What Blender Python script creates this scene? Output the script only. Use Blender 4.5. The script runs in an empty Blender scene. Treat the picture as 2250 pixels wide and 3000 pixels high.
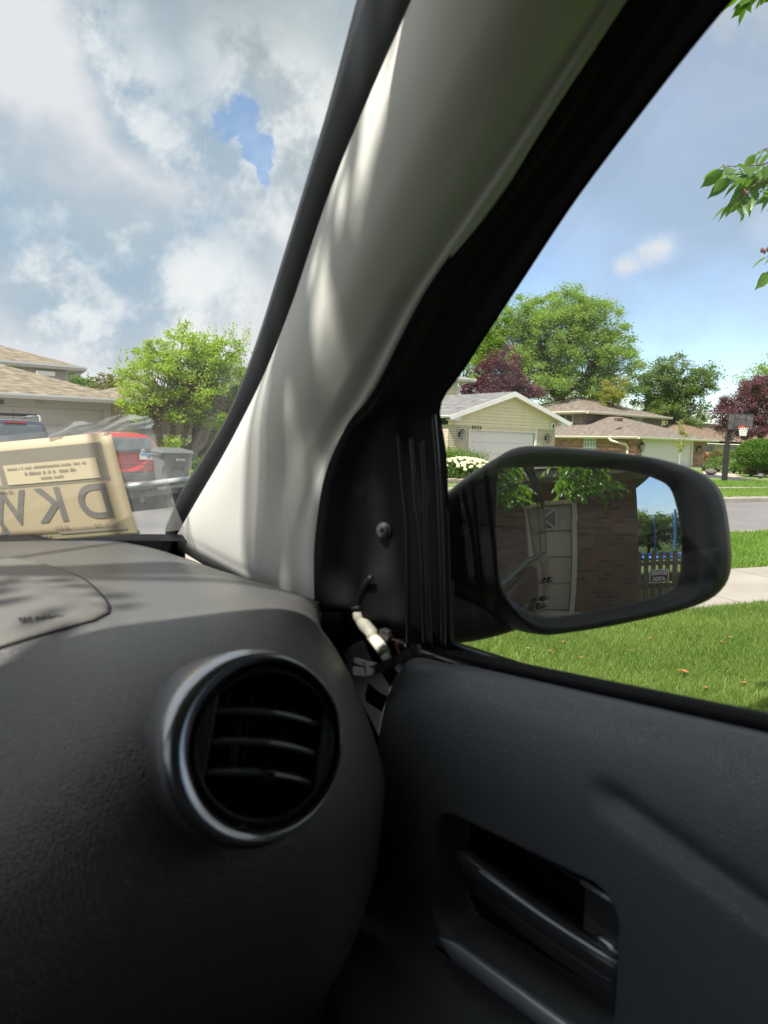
import bpy, bmesh, math, random
import numpy as np
from mathutils import Vector, Matrix, noise as mnoise
random.seed(7); rng = np.random.default_rng(7)
S = bpy.context.scene; COL = S.collection
R = math.radians

# ------------------------------------------------------------------ camera
HEAD, PITCH, ROLL, FPX = R(37), R(5.5), R(1.5), 2082.0
C0 = np.array([0, 0, 1.4])
_f = np.array([math.sin(HEAD)*math.cos(PITCH), math.cos(HEAD)*math.cos(PITCH), -math.sin(PITCH)])
_r0 = np.array([math.cos(HEAD), -math.sin(HEAD), 0.0]); _u0 = np.cross(_r0, _f)
_u = _u0*math.cos(ROLL) - _r0*math.sin(ROLL); _r = _r0*math.cos(ROLL) + _u0*math.sin(ROLL)
cam_d = bpy.data.cameras.new('camera'); cam = bpy.data.objects.new('camera', cam_d); COL.objects.link(cam)
cam_d.sensor_fit = 'VERTICAL'; cam_d.sensor_height = 36; cam_d.sensor_width = 27
cam_d.lens = FPX/3000*36; cam_d.clip_start = 0.02; cam_d.clip_end = 3000
cam_d.dof.use_dof = True; cam_d.dof.focus_distance = 3.0; cam_d.dof.aperture_fstop = 9.0
M3 = Matrix(((_r[0], _u[0], -_f[0]), (_r[1], _u[1], -_f[1]), (_r[2], _u[2], -_f[2])))
cam.matrix_world = Matrix.Translation(Vector(C0)) @ M3.to_4x4()
S.camera = cam
# surveying helpers: where a line of sight meets a plane of the real scene
def ray(px, py): return _f + _r*(px-1125)/FPX + _u*(1500-py)/FPX
def at(px, py, d): return C0 + ray(px, py)*d
def on(px, py, ax, v):
    q = ray(px, py); return C0 + q*((v-C0[ax])/q[ax])

# ------------------------------------------------------------------ render + sky + sun
S.view_settings.view_transform = 'Standard'; S.view_settings.look = 'None'
S.view_settings.gamma = 1; S.view_settings.exposure = 1.2
S.render.engine = 'CYCLES'
cy = S.cycles
cy.use_denoising = True; cy.max_bounces = 10; cy.transparent_max_bounces = 16; cy.diffuse_bounces = 5
cy.caustics_reflective = False; cy.caustics_refractive = False; cy.sample_clamp_indirect = 6
SUN = Vector((-0.52, -0.17, 0.84)).normalized()      # from the scene towards the sun
sd = bpy.data.lights.new('sun', 'SUN'); sd.energy = 3.6; sd.angle = R(0.53); sd.color = (1, 0.945, 0.86)
so = bpy.data.objects.new('sun', sd); COL.objects.link(so)
so.rotation_euler = (-SUN).to_track_quat('-Z', 'Y').to_euler(); so.location = SUN*30

def build_world():
    w = bpy.data.worlds.new('World'); S.world = w; w.use_nodes = True
    nt = w.node_tree; N = nt.nodes; L = nt.links; N.clear()
    def nd(t, **k):
        n = N.new(t)
        for a, v in k.items(): setattr(n, a, v)
        return n
    def lk(a, b): L.new(a, b)
    def mth(op, a, b=None, c=None, clamp=False):
        n = nd('ShaderNodeMath', operation=op, use_clamp=clamp)
        for i, v in enumerate((a, b, c)):
            if v is None: continue
            if isinstance(v, (int, float)): n.inputs[i].default_value = v
            else: lk(v, n.inputs[i])
        return n.outputs[0]
    def vdot(v, vec):
        n = nd('ShaderNodeVectorMath', operation='DOT_PRODUCT'); lk(v, n.inputs[0]); n.inputs[1].default_value = vec; return n.outputs['Value']
    def sstep(v, a, b):
        n = nd('ShaderNodeMapRange', interpolation_type='SMOOTHERSTEP'); lk(v, n.inputs[0])
        n.inputs[1].default_value = a; n.inputs[2].default_value = b; return n.outputs[0]
    def mixc(f, a, b):
        n = nd('ShaderNodeMix', data_type='RGBA')
        if isinstance(f, float): n.inputs[0].default_value = f
        else: lk(f, n.inputs[0])
        for i, v in ((6, a), (7, b)):
            if isinstance(v, tuple): n.inputs[i].default_value = v
            else: lk(v, n.inputs[i])
        return n.outputs[2]
    tc = nd('ShaderNodeTexCoord'); dirv = tc.outputs['Generated']
    def blob(px, py, r_in, r_out, wp=1.0):      # soft patch of sky round a compass direction, radii in degrees
        q = np.array(px) if isinstance(px, tuple) else ray(px, py); q = q/np.linalg.norm(q)
        # the edge follows a direction roughened by noise; wp sets how far
        n = nd('ShaderNodeVectorMath', operation='DISTANCE'); w = nd('ShaderNodeMix', data_type='VECTOR'); w.inputs[0].default_value = wp
        w.clamp_factor = False; lk(dirv, w.inputs[4]); lk(warp, w.inputs[5]); lk(w.outputs[1], n.inputs[0]); n.inputs[1].default_value = tuple(q)
        return sstep(n.outputs['Value'], R(r_out), R(r_in))
    # warp
    nz = nd('ShaderNodeTexNoise'); nz.inputs['Scale'].default_value = 5.5; nz.inputs['Detail'].default_value = 7; nz.inputs['Roughness'].default_value = 0.58
    lk(dirv, nz.inputs['Vector'])
    vs = nd('ShaderNodeVectorMath', operation='SUBTRACT'); lk(nz.outputs['Color'], vs.inputs[0]); vs.inputs[1].default_value = (.5, .5, .5)
    vsc = nd('ShaderNodeVectorMath', operation='SCALE'); lk(vs.outputs[0], vsc.inputs[0]); vsc.inputs[3].default_value = 0.30
    va = nd('ShaderNodeVectorMath', operation='ADD'); lk(dirv, va.inputs[0]); lk(vsc.outputs[0], va.inputs[1])
    warp = va.outputs[0]
    # cloud plane coordinates for streaky perspective
    sx = nd('ShaderNodeSeparateXYZ'); lk(dirv, sx.inputs[0])
    zz = mth('MAXIMUM', mth('ADD', sx.outputs[2], 0.16), 0.03)
    cx = nd('ShaderNodeCombineXYZ'); lk(mth('DIVIDE', sx.outputs[0], zz), cx.inputs[0]); lk(mth('DIVIDE', sx.outputs[1], zz), cx.inputs[1])
    def noise(scale, detail=8, rough=.55, off=0, src=None, dist=0.0):
        m = nd('ShaderNodeMapping'); lk(src or cx.outputs[0], m.inputs[0]); m.inputs[1].default_value = (off, off*1.7, off*.3)
        n = nd('ShaderNodeTexNoise'); n.inputs['Scale'].default_value = scale; n.inputs['Detail'].default_value = detail
        n.inputs['Roughness'].default_value = rough; n.inputs['Distortion'].default_value = dist; lk(m.outputs[0], n.inputs['Vector']); return n.outputs['Fac']
    n1 = noise(1.1, 10, .55, 3.1); n2 = noise(2.4, 10, .6, 9.4, dist=.25)
    n3 = noise(6.0, 10, .62, 1.3, src=dirv); n4 = noise(3.2, 12, .60, 4.4, src=dirv, dist=.4); n5 = noise(15, 10, .65, 2.2, src=dirv)
    ce = lambda n, k: mth('MULTIPLY', mth('SUBTRACT', n, .5), k)
    # how much cloud stands in each part of the sky: overcast to the north and west, clear to the east and south
    clear = mth('MAXIMUM', blob(2150, 1150, 14, 27), blob(1850, 800, 8, 17))
    clear = mth('MAXIMUM', clear, blob(1500, 1250, 4, 14))
    clear = mth('MAXIMUM', clear, blob((.27, -.95, .12), 0, 10, 26))
    cov = mth('SUBTRACT', 1.35, mth('MULTIPLY', clear, 1.75))
    hole = mth('MAXIMUM', blob(665, 375, .0, 2.1, .8), mth('MAXIMUM', blob(705, 450, .0, 1.9, .8), blob(722, 500, .0, 1.5, .8)))
    cov = mth('SUBTRACT', cov, mth('MULTIPLY', hole, 2.0))
    cov = mth('SUBTRACT', cov, mth('MULTIPLY', blob(700, 330, .5, 4.5, .6), .25))
    cov = mth('ADD', mth('ADD', cov, ce(n3, 1.6)), ce(n5, 1.9))
    alpha = sstep(cov, -.35, 1.1)
    alpha = mth('MAXIMUM', alpha, mth('MULTIPLY', blob(690, 430, 6, 10), .22))
    wisp = mth('MAXIMUM', blob(1905, 732, .2, 2.0, .34), blob(1850, 757, .2, 1.8, .34))
    wisp = mth('MAXIMUM', wisp, mth('MULTIPLY', blob(2235, 675, .1, 2.6, .25), .45)); wisp = mth('MAXIMUM', wisp, mth('MULTIPLY', blob(1690, 665, .1, 2.6, .25), .30))
    wisp = mth('MULTIPLY', wisp, sstep(n5, .12, .48)); alpha = mth('MAXIMUM', alpha, mth('MULTIPLY', wisp, 1.0))
    veil = mth('MULTIPLY', mth('MAXIMUM', blob(2150, 80, 12, 23), blob(1800, 400, 3, 11)), mth('ADD', .0, mth('MULTIPLY', n4, 1.6))); alpha = mth('MAXIMUM', alpha, mth('MULTIPLY', veil, .9))
    # body colours of the cloud: slate undersides, cream-white tops
    dark = mth('MAXIMUM', blob(720, 60, 8, 15, .55), mth('MULTIPLY', blob(250, 740, 4, 11.5, .6), .85))
    dark = mth('MAXIMUM', dark, mth('MULTIPLY', blob(640, 730, 2, 9, .6), .65))
    dark = mth('MAXIMUM', dark, mth('MULTIPLY', blob(20, 600, 2, 8, .6), .6))
    dark = mth('MAXIMUM', dark, mth('MULTIPLY', blob(2050, 200, 10, 26), .45))
    hi = mth('MAXIMUM', blob(300, 470, 3, 11, .6), mth('MAXIMUM', blob(60, 100, 3, 10, .6), mth('MAXIMUM', blob(880, 450, 3, 12, .6), blob(560, 985, 4, 11, .5))))
    hi = mth('MAXIMUM', hi, blob(150, 980, 3, 10, .5))
    shade = mth('SUBTRACT', mth('MULTIPLY', dark, .78), mth('MULTIPLY', hi, .40))
    shade = mth('ADD', mth('ADD', shade, ce(n1, .5)), mth('ADD', ce(n4, 1.35), ce(n5, .18)))
    shade = sstep(mth('ADD', shade, .22), -0.15, 0.95)
    lit = mixc(shade, (.74, .735, .77, 1), (.36, .425, .46, 1))
    bluish = mth('MAXIMUM', blob(200, 820, 8, 24, .8), mth('MULTIPLY', blob(2000, 200, 8, 30), .8))
    lit = mixc(mth('MULTIPLY', mth('MULTIPLY', bluish, shade), .8), lit, (.34, .47, .62, 1))
    pk = mth('MAXIMUM', mth('MULTIPLY', wisp, .7), mth('MULTIPLY', hi, sstep(mth('ADD', n4, mth('MULTIPLY', n5, .5)), .70, .90)))
    lit = mixc(mth('MULTIPLY', pk, .7), lit, (.98, .96, .94, 1))
    sky = nd('ShaderNodeTexSky', sky_type='NISHITA'); sky.sun_disc = False
    sky.sun_elevation = math.asin(SUN.z); sky.sun_rotation = math.atan2(SUN.x, SUN.y)
    sky.altitude = 200; sky.air_density = 1.0; sky.dust_density = 0.3; sky.ozone_density = 2.2
    bs = nd('ShaderNodeBackground'); lk(sky.outputs[0], bs.inputs[0]); bs.inputs[1].default_value = 0.090
    bc = nd('ShaderNodeBackground'); lk(lit, bc.inputs[0]); bc.inputs[1].default_value = 0.50
    mx = nd('ShaderNodeMixShader'); lk(alpha, mx.inputs[0]); lk(bs.outputs[0], mx.inputs[1]); lk(bc.outputs[0], mx.inputs[2])
    out = nd('ShaderNodeOutputWorld'); lk(mx.outputs[0], out.inputs[0])
build_world()

# ------------------------------------------------------------------ materials
MATS = {}
def mat(name, col, rough=.6, metal=0, spec=.5, bump=None, var=None, trans=0, coat=0, detail=4):
    """bump=(scale,strength,dist)  var=(colour2, scale, lo, hi)"""
    if name in MATS: return MATS[name]
    m = bpy.data.materials.new(name); m.use_nodes = True; MATS[name] = m
    nt = m.node_tree; N = nt.nodes; L = nt.links; b = N['Principled BSDF']
    c4 = lambda c: (c[0], c[1], c[2], 1)
    b.inputs['Base Color'].default_value = c4(col); b.inputs['Roughness'].default_value = rough
    b.inputs['Metallic'].default_value = metal; b.inputs['Specular IOR Level'].default_value = spec
    if coat: b.inputs['Coat Weight'].default_value = coat; b.inputs['Coat Roughness'].default_value = .05
    tc = N.new('ShaderNodeTexCoord')
    if var:
        c2, sc, lo, hi = var
        n = N.new('ShaderNodeTexNoise'); n.inputs['Scale'].default_value = sc; n.inputs['Detail'].default_value = detail; L.new(tc.outputs['Object'], n.inputs[0])
        rp = N.new('ShaderNodeValToRGB'); rp.color_ramp.elements[0].position = lo; rp.color_ramp.elements[1].position = hi
        rp.color_ramp.elements[0].color = c4(col); rp.color_ramp.elements[1].color = c4(c2)
        L.new(n.outputs['Fac'], rp.inputs[0]); L.new(rp.outputs[0], b.inputs['Base Color'])
    if bump:
        n = N.new('ShaderNodeTexNoise'); n.inputs['Scale'].default_value = bump[0]; n.inputs['Detail'].default_value = 3; L.new(tc.outputs['Object'], n.inputs[0])
        bp = N.new('ShaderNodeBump'); bp.inputs['Strength'].default_value = bump[1]; bp.inputs['Distance'].default_value = bump[2]
        L.new(n.outputs['Fac'], bp.inputs['Height']); L.new(bp.outputs[0], b.inputs['Normal'])
    return m

def grain_mat(name, col, rough, scale=260, strength=.35, col2=None):
    """moulded leather-grain plastic"""
    m = mat(name, col, rough); nt = m.node_tree; N = nt.nodes; L = nt.links; b = N['Principled BSDF']
    tc = N.new('ShaderNodeTexCoord')
    v = N.new('ShaderNodeTexVoronoi'); v.inputs['Scale'].default_value = scale; v.feature = 'DISTANCE_TO_EDGE'; L.new(tc.outputs['Object'], v.inputs['Vector'])
    mr = N.new('ShaderNodeMapRange'); L.new(v.outputs['Distance'], mr.inputs[0]); mr.inputs[2].default_value = .12
    bp = N.new('ShaderNodeBump'); bp.inputs['Strength'].default_value = strength; bp.inputs['Distance'].default_value = .0006
    L.new(mr.outputs[0], bp.inputs['Height']); L.new(bp.outputs[0], b.inputs['Normal'])
    n = N.new('ShaderNodeTexNoise'); n.inputs['Scale'].default_value = 9; n.inputs['Detail'].default_value = 5; L.new(tc.outputs['Object'], n.inputs[0])
    r2 = N.new('ShaderNodeMapRange'); L.new(n.outputs['Fac'], r2.inputs[0]); r2.inputs[1].default_value = .3; r2.inputs[2].default_value = .7
    r2.inputs[3].default_value = rough-.05; r2.inputs[4].default_value = rough+.08; L.new(r2.outputs[0], b.inputs['Roughness'])
    return m

def brick_mat(name, c1, c2, mortar, bw=.20, bh=.0677, axis='x', ms=.02):
    m = mat(name, c1, .85); nt = m.node_tree; N = nt.nodes; L = nt.links; b = N['Principled BSDF']
    tc = N.new('ShaderNodeTexCoord'); sx = N.new('ShaderNodeSeparateXYZ'); L.new(tc.outputs['Object'], sx.inputs[0])
    ad = N.new('ShaderNodeMath'); ad.operation = 'ADD'; L.new(sx.outputs[0], ad.inputs[0]); L.new(sx.outputs[1], ad.inputs[1])
    cb = N.new('ShaderNodeCombineXYZ'); L.new(ad.outputs[0], cb.inputs[0]); L.new(sx.outputs[2], cb.inputs[1])
    t = N.new('ShaderNodeTexBrick'); L.new(cb.outputs[0], t.inputs['Vector'])
    t.inputs['Scale'].default_value = 1; t.inputs['Brick Width'].default_value = bw; t.inputs['Row Height'].default_value = bh
    t.inputs['Mortar Size'].default_value = ms*bh*8; t.inputs['Bias'].default_value = -.25; t.inputs['Mortar Smooth'].default_value = .2
    t.inputs['Color1'].default_value = (*c1, 1); t.inputs['Color2'].default_value = (*c2, 1); t.inputs['Mortar'].default_value = (*mortar, 1)
    n = N.new('ShaderNodeTexNoise'); n.inputs['Scale'].default_value = 3; n.inputs['Detail'].default_value = 6; L.new(tc.outputs['Object'], n.inputs[0])
    mx = N.new('ShaderNodeMix'); mx.data_type = 'RGBA'; mx.blend_type = 'MULTIPLY'; mx.inputs[0].default_value = .25
    L.new(t.outputs['Color'], mx.inputs[6]); L.new(n.outputs['Color'], mx.inputs[7]); L.new(mx.outputs[2], b.inputs['Base Color'])
    bp = N.new('ShaderNodeBump'); bp.inputs['Strength'].default_value = .7; bp.inputs['Distance'].default_value = .012; bp.invert = True
    L.new(t.outputs['Fac'], bp.inputs['Height']); L.new(bp.outputs[0], b.inputs['Normal'])
    return m

def shingle_mat(name, c1, c2, c3):
    m = mat(name, c1, .95); nt = m.node_tree; N = nt.nodes; L = nt.links; b = N['Principled BSDF']
    tc = N.new('ShaderNodeTexCoord'); sx = N.new('ShaderNodeSeparateXYZ'); L.new(tc.outputs['Object'], sx.inputs[0])
    ad = N.new('ShaderNodeMath'); ad.operation = 'ADD'; L.new(sx.outputs[0], ad.inputs[0]); L.new(sx.outputs[1], ad.inputs[1])
    cb = N.new('ShaderNodeCombineXYZ'); L.new(ad.outputs[0], cb.inputs[0]); L.new(sx.outputs[2], cb.inputs[1])
    t = N.new('ShaderNodeTexBrick'); L.new(cb.outputs[0], t.inputs['Vector']); t.offset = .37
    t.inputs['Scale'].default_value = 1; t.inputs['Brick Width'].default_value = .42; t.inputs['Row Height'].default_value = .085
    t.inputs['Mortar Size'].default_value = .010; t.inputs['Mortar Smooth'].default_value = .3; t.inputs['Bias'].default_value = 0
    t.inputs['Color1'].default_value = (*c1, 1); t.inputs['Color2'].default_value = (*c2, 1); t.inputs['Mortar'].default_value = (*[x*.42 for x in c2], 1)
    mp = N.new('ShaderNodeMapping'); mp.inputs['Scale'].default_value = (1.1, 7, 1); L.new(cb.outputs[0], mp.inputs[0])
    n = N.new('ShaderNodeTexNoise'); n.inputs['Scale'].default_value = 2.2; n.inputs['Detail'].default_value = 5; L.new(mp.outputs[0], n.inputs[0])
    rp = N.new('ShaderNodeMapRange'); L.new(n.outputs['Fac'], rp.inputs[0]); rp.inputs[1].default_value = .35; rp.inputs[2].default_value = .65; rp.inputs[3].default_value = .55; rp.inputs[4].default_value = 1.25
    mx = N.new('ShaderNodeMix'); mx.data_type = 'RGBA'; mx.inputs[0].default_value = .3; L.new(t.outputs['Color'], mx.inputs[6]); mx.inputs[7].default_value = (*c3, 1)
    vm = N.new('ShaderNodeVectorMath'); vm.operation = 'SCALE'; L.new(mx.outputs[2], vm.inputs[0]); L.new(rp.outputs[0], vm.inputs[3]); L.new(vm.outputs[0], b.inputs['Base Color'])
    bp = N.new('ShaderNodeBump'); bp.inputs['Strength'].default_value = .6; bp.inputs['Distance'].default_value = .02; bp.invert = True
    L.new(t.outputs['Fac'], bp.inputs['Height']); L.new(bp.outputs[0], b.inputs['Normal'])
    return m

def leaf_mat(name, c1, c2, tcol=None, trans=.45, sc=2.2, rough=.5):
    m = bpy.data.materials.new(name); m.use_nodes = True; MATS[name] = m
    nt = m.node_tree; N = nt.nodes; L = nt.links; b = N['Principled BSDF']; out = N['Material Output']
    g = N.new('ShaderNodeNewGeometry'); tc = N.new('ShaderNodeTexCoord')
    n = N.new('ShaderNodeTexNoise'); n.inputs['Scale'].default_value = sc; n.inputs['Detail'].default_value = 2; L.new(tc.outputs['Object'], n.inputs[0])
    a = N.new('ShaderNodeMath'); a.operation = 'MULTIPLY_ADD'; L.new(g.outputs['Random Per Island'], a.inputs[0]); a.inputs[1].default_value = .55; 
    s = N.new('ShaderNodeMath'); s.operation = 'SUBTRACT'; L.new(n.outputs['Fac'], s.inputs[0]); s.inputs[1].default_value = .28; L.new(s.outputs[0], a.inputs[2])
    mx = N.new('ShaderNodeMix'); mx.data_type = 'RGBA'; L.new(a.outputs[0], mx.inputs[0]); mx.inputs[6].default_value = (*c1, 1); mx.inputs[7].default_value = (*c2, 1)
    L.new(mx.outputs[2], b.inputs['Base Color']); b.inputs['Roughness'].default_value = rough; b.inputs['Specular IOR Level'].default_value = .35
    t = N.new('ShaderNodeBsdfTranslucent')
    m2 = N.new('ShaderNodeMix'); m2.data_type = 'RGBA'; m2.blend_type = 'MULTIPLY'; m2.inputs[0].default_value = 1
    L.new(mx.outputs[2], m2.inputs[6]); m2.inputs[7].default_value = (*(tcol or (1.7, 1.9, .9)), 1); L.new(m2.outputs[2], t.inputs[0])
    ms = N.new('ShaderNodeMixShader'); ms.inputs[0].default_value = trans; L.new(b.outputs[0], ms.inputs[1]); L.new(t.outputs[0], ms.inputs[2]); L.new(ms.outputs[0], out.inputs[0])
    return m

def glass_mat(name, tint=(1, 1, 1), refl=.06, haze=0.0, dark=None, fres=True):
    """thin pane: mostly clear, a Fresnel reflection, a little dust"""
    m = bpy.data.materials.new(name); m.use_nodes = True; MATS[name] = m
    nt = m.node_tree; N = nt.nodes; L = nt.links; N.remove(N['Principled BSDF']); out = N['Material Output']
    t = N.new('ShaderNodeBsdfTransparent'); t.inputs[0].default_value = (*tint, 1)
    g = N.new('ShaderNodeBsdfGlossy'); g.inputs['Roughness'].default_value = .02
    fr = N.new('ShaderNodeFresnel'); fr.inputs[0].default_value = 1.45
    ms = N.new('ShaderNodeMixShader'); mm = N.new('ShaderNodeMath'); mm.operation = 'MULTIPLY'; mm.use_clamp = True; L.new(fr.outputs[0], mm.inputs[0]); mm.inputs[1].default_value = refl/.04
    L.new(mm.outputs[0], ms.inputs[0]); L.new(t.outputs[0], ms.inputs[1]); L.new(g.outputs[0], ms.inputs[2]); last = ms.outputs[0]
    if haze:
        d = N.new('ShaderNodeBsdfDiffuse'); d.inputs[0].default_value = (.8, .8, .78, 1)
        tl = N.new('ShaderNodeBsdfTranslucent'); tl.inputs[0].default_value = (.85, .85, .82, 1)
        a = N.new('ShaderNodeMixShader'); L.new(d.outputs[0], a.inputs[1]); L.new(tl.outputs[0], a.inputs[2])
        tc = N.new('ShaderNodeTexCoord'); n = N.new('ShaderNodeTexNoise'); n.inputs['Scale'].default_value = 6; n.inputs['Detail'].default_value = 6; L.new(tc.outputs['Object'], n.inputs[0])
        mr = N.new('ShaderNodeMapRange'); L.new(n.outputs['Fac'], mr.inputs[0]); mr.inputs[1].default_value = .35; mr.inputs[2].default_value = .8; mr.inputs[3].default_value = haze*.5; mr.inputs[4].default_value = haze*2
        m2 = N.new('ShaderNodeMixShader'); L.new(mr.outputs[0], m2.inputs[0]); L.new(last, m2.inputs[1]); L.new(a.outputs[0], m2.inputs[2]); last = m2.outputs[0]
    L.new(last, out.inputs[0]); return m

# ------------------------------------------------------------------ mesh helpers
def tag(o, label=None, cat=None, group=None, kind=None):
    if label: o['label'] = label
    if cat: o['category'] = cat
    if group: o['group'] = group
    if kind: o['kind'] = kind
    return o
def worldloc(o):
    v = Vector((0, 0, 0))
    while o is not None: v = v + o.location; o = o.parent
    return v
def empty(name, loc, label=None, cat=None, group=None):
    o = bpy.data.objects.new(name, None); COL.objects.link(o); o.location = loc; o.empty_display_size = .1
    return tag(o, label, cat, group)
def mkobj(name, verts, faces, m, parent=None, smooth=False, local=False, loc=None):
    """verts in world coordinates unless local; the object sits at its parent's origin (or at loc)"""
    me = bpy.data.meshes.new(name)
    V = np.asarray(verts, dtype=np.float64).reshape(-1, 3)
    off = np.array(worldloc(parent)) if (parent is not None and not local) else np.zeros(3)
    o_loc = np.zeros(3)
    if parent is None and not local:
        o_loc = np.array(loc) if loc is not None else np.array([(V[:, 0].min()+V[:, 0].max())/2, (V[:, 1].min()+V[:, 1].max())/2, V[:, 2].min()])
        off = o_loc
    V = V-off
    if isinstance(faces, np.ndarray):
        k = faces.shape[1]; nf = len(faces)
        me.vertices.add(len(V)); me.vertices.foreach_set('co', V.astype(np.float32).ravel())
        me.loops.add(nf*k); me.loops.foreach_set('vertex_index', faces.astype(np.int32).ravel())
        me.polygons.add(nf); me.polygons.foreach_set('loop_start', np.arange(0, nf*k, k, dtype=np.int32))
        me.update(calc_edges=True)
    else:
        me.from_pydata(V.tolist(), [], faces)
    if smooth: me.polygons.foreach_set('use_smooth', [True]*len(me.polygons))
    if m: me.materials.append(m)
    me.update()
    o = bpy.data.objects.new(name, me); COL.objects.link(o)
    if parent is not None: o.parent = parent
    else: o.location = o_loc
    return o
class MB:
    def __init__(s): s.v = []; s.f = []
    def add(s, v, f):
        n = len(s.v); s.v += [tuple(map(float, p)) for p in v]; s.f += [tuple(i+n for i in q) for q in f]; return s
    def box(s, x0, y0, z0, x1, y1, z1):
        if x0 > x1: x0, x1 = x1, x0
        if y0 > y1: y0, y1 = y1, y0
        if z0 > z1: z0, z1 = z1, z0
        return s.add([(x0, y0, z0), (x1, y0, z0), (x1, y1, z0), (x0, y1, z0), (x0, y0, z1), (x1, y0, z1), (x1, y1, z1), (x0, y1, z1)],
                     [(0, 3, 2, 1), (4, 5, 6, 7), (0, 1, 5, 4), (1, 2, 6, 5), (2, 3, 7, 6), (3, 0, 4, 7)])
    def obox(s, c, ax, ay, az):   # oriented box: centre and three half vectors
        c, ax, ay, az = map(np.array, (c, ax, ay, az)); v = []
        for k in (-1, 1):
            for i, j in ((-1, -1), (1, -1), (1, 1), (-1, 1)): v.append(c+ax*i+ay*j+az*k)
        return s.add(v, [(0, 3, 2, 1), (4, 5, 6, 7), (0, 1, 5, 4), (1, 2, 6, 5), (2, 3, 7, 6), (3, 0, 4, 7)])
    def prism(s, pts, d):         # extrude a 3-D polygon by vector d
        n = len(pts); d = np.array(d); v = [np.array(p, float) for p in pts]+[np.array(p, float)+d for p in pts]
        return s.add(v, [tuple(range(n))[::-1], tuple(range(n, 2*n))]+[(i, (i+1) % n, (i+1) % n+n, i+n) for i in range(n)])
    def quad(s, a, b, c, d): return s.add([a, b, c, d], [(0, 1, 2, 3)])
    def tube(s, pts, rad, n=8, cap=True):
        pts = [np.array(p, float) for p in pts]; rad = [rad]*len(pts) if isinstance(rad, (int, float)) else rad
        v = []; f = []; up = None
        for i, p in enumerate(pts):
            t = pts[min(i+1, len(pts)-1)]-pts[max(i-1, 0)]; t = t/(np.linalg.norm(t)+1e-12)
            if up is None: up = np.array([0, 0, 1.]) if abs(t[2]) < .9 else np.array([1., 0, 0])
            a = np.cross(t, up); a /= np.linalg.norm(a)+1e-12; b = np.cross(a, t); up = b
            for k in range(n):
                an = 2*math.pi*k/n; v.append(p+(a*math.cos(an)+b*math.sin(an))*rad[i])
        for i in range(len(pts)-1):
            for k in range(n): f.append((i*n+k, i*n+(k+1) % n, (i+1)*n+(k+1) % n, (i+1)*n+k))
        if cap: f.append(tuple(range(n))[::-1]); f.append(tuple((len(pts)-1)*n+k for k in range(n)))
        return s.add(v, f)
    def cyl(s, p0, p1, r0, r1=None, n=16): return s.tube([p0, p1], [r0, r0 if r1 is None else r1], n)
    def lathe(s, prof, c, ax, n=40):   # prof: (radius, height along ax)
        ax = np.array(ax, float); ax /= np.linalg.norm(ax); t = np.array([0, 0, 1.]) if abs(ax[2]) < .9 else np.array([1., 0, 0])
        a = np.cross(ax, t); a /= np.linalg.norm(a); b = np.cross(ax, a); c = np.array(c, float); v = []; f = []
        for r_, h in prof:
            for k in range(n):
                an = 2*math.pi*k/n; v.append(c+ax*h+(a*math.cos(an)+b*math.sin(an))*r_)
        for i in range(len(prof)-1):
            for k in range(n): f.append((i*n+k, i*n+(k+1) % n, (i+1)*n+(k+1) % n, (i+1)*n+k))
        return s.add(v, f)
    def ball(s, c, r, nu=12, nv=8):
        r = (r, r, r) if isinstance(r, (int, float)) else r; v = []; f = []
        for j in range(nv+1):
            th = math.pi*j/nv
            for i in range(nu):
                ph = 2*math.pi*i/nu; v.append((c[0]+r[0]*math.sin(th)*math.cos(ph), c[1]+r[1]*math.sin(th)*math.sin(ph), c[2]+r[2]*math.cos(th)))
        for j in range(nv):
            for i in range(nu): f.append((j*nu+i, (j+1)*nu+i, (j+1)*nu+(i+1) % nu, j*nu+(i+1) % nu))
        return s.add(v, f)
    def grid(s, rows, close=False):
        nr, nc = len(rows), len(rows[0]); v = [p for r_ in rows for p in r_]; f = []
        for i in range(nr-1):
            for k in range(nc-1 if not close else nc): f.append((i*nc+k, i*nc+(k+1) % nc, (i+1)*nc+(k+1) % nc, (i+1)*nc+k))
        return s.add(v, f)
    def build(s, name, m, parent=None, smooth=False, local=False, bevel=0, solid=0, loc=None):
        o = mkobj(name, s.v, s.f, m, parent, smooth, local, loc)
        if solid:
            md = o.modifiers.new('thick', 'SOLIDIFY'); md.thickness = solid; md.offset = -1
        if bevel:
            md = o.modifiers.new('bevel', 'BEVEL'); md.width = bevel; md.segments = 2; md.limit_method = 'ANGLE'
        return o
def autosmooth(o, ang=35):
    me = o.data
    me.polygons.foreach_set('use_smooth', [True]*len(me.polygons))
    try: me.set_sharp_from_angle(angle=R(ang))
    except Exception: pass
    return o
def spline(pts, n):
    """Catmull-Rom through points, n samples evenly spaced by length"""
    P = np.array(pts, float); P = np.vstack([2*P[0]-P[1], P, 2*P[-1]-P[-2]]); out = []
    for i in range(1, len(P)-2):
        for t in np.linspace(0, 1, 24, endpoint=False):
            a, b, c, d = P[i-1], P[i], P[i+1], P[i+2]
            out.append(.5*((2*b)+(c-a)*t+(2*a-5*b+4*c-d)*t*t+(3*b-a-3*c+d)*t**3))
    out.append(P[-2]); out = np.array(out); L = np.r_[0, np.cumsum(np.linalg.norm(np.diff(out, axis=0), axis=1))]
    u = np.linspace(0, L[-1], n); return np.stack([np.interp(u, L, out[:, k]) for k in range(out.shape[1])], 1)
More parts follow.
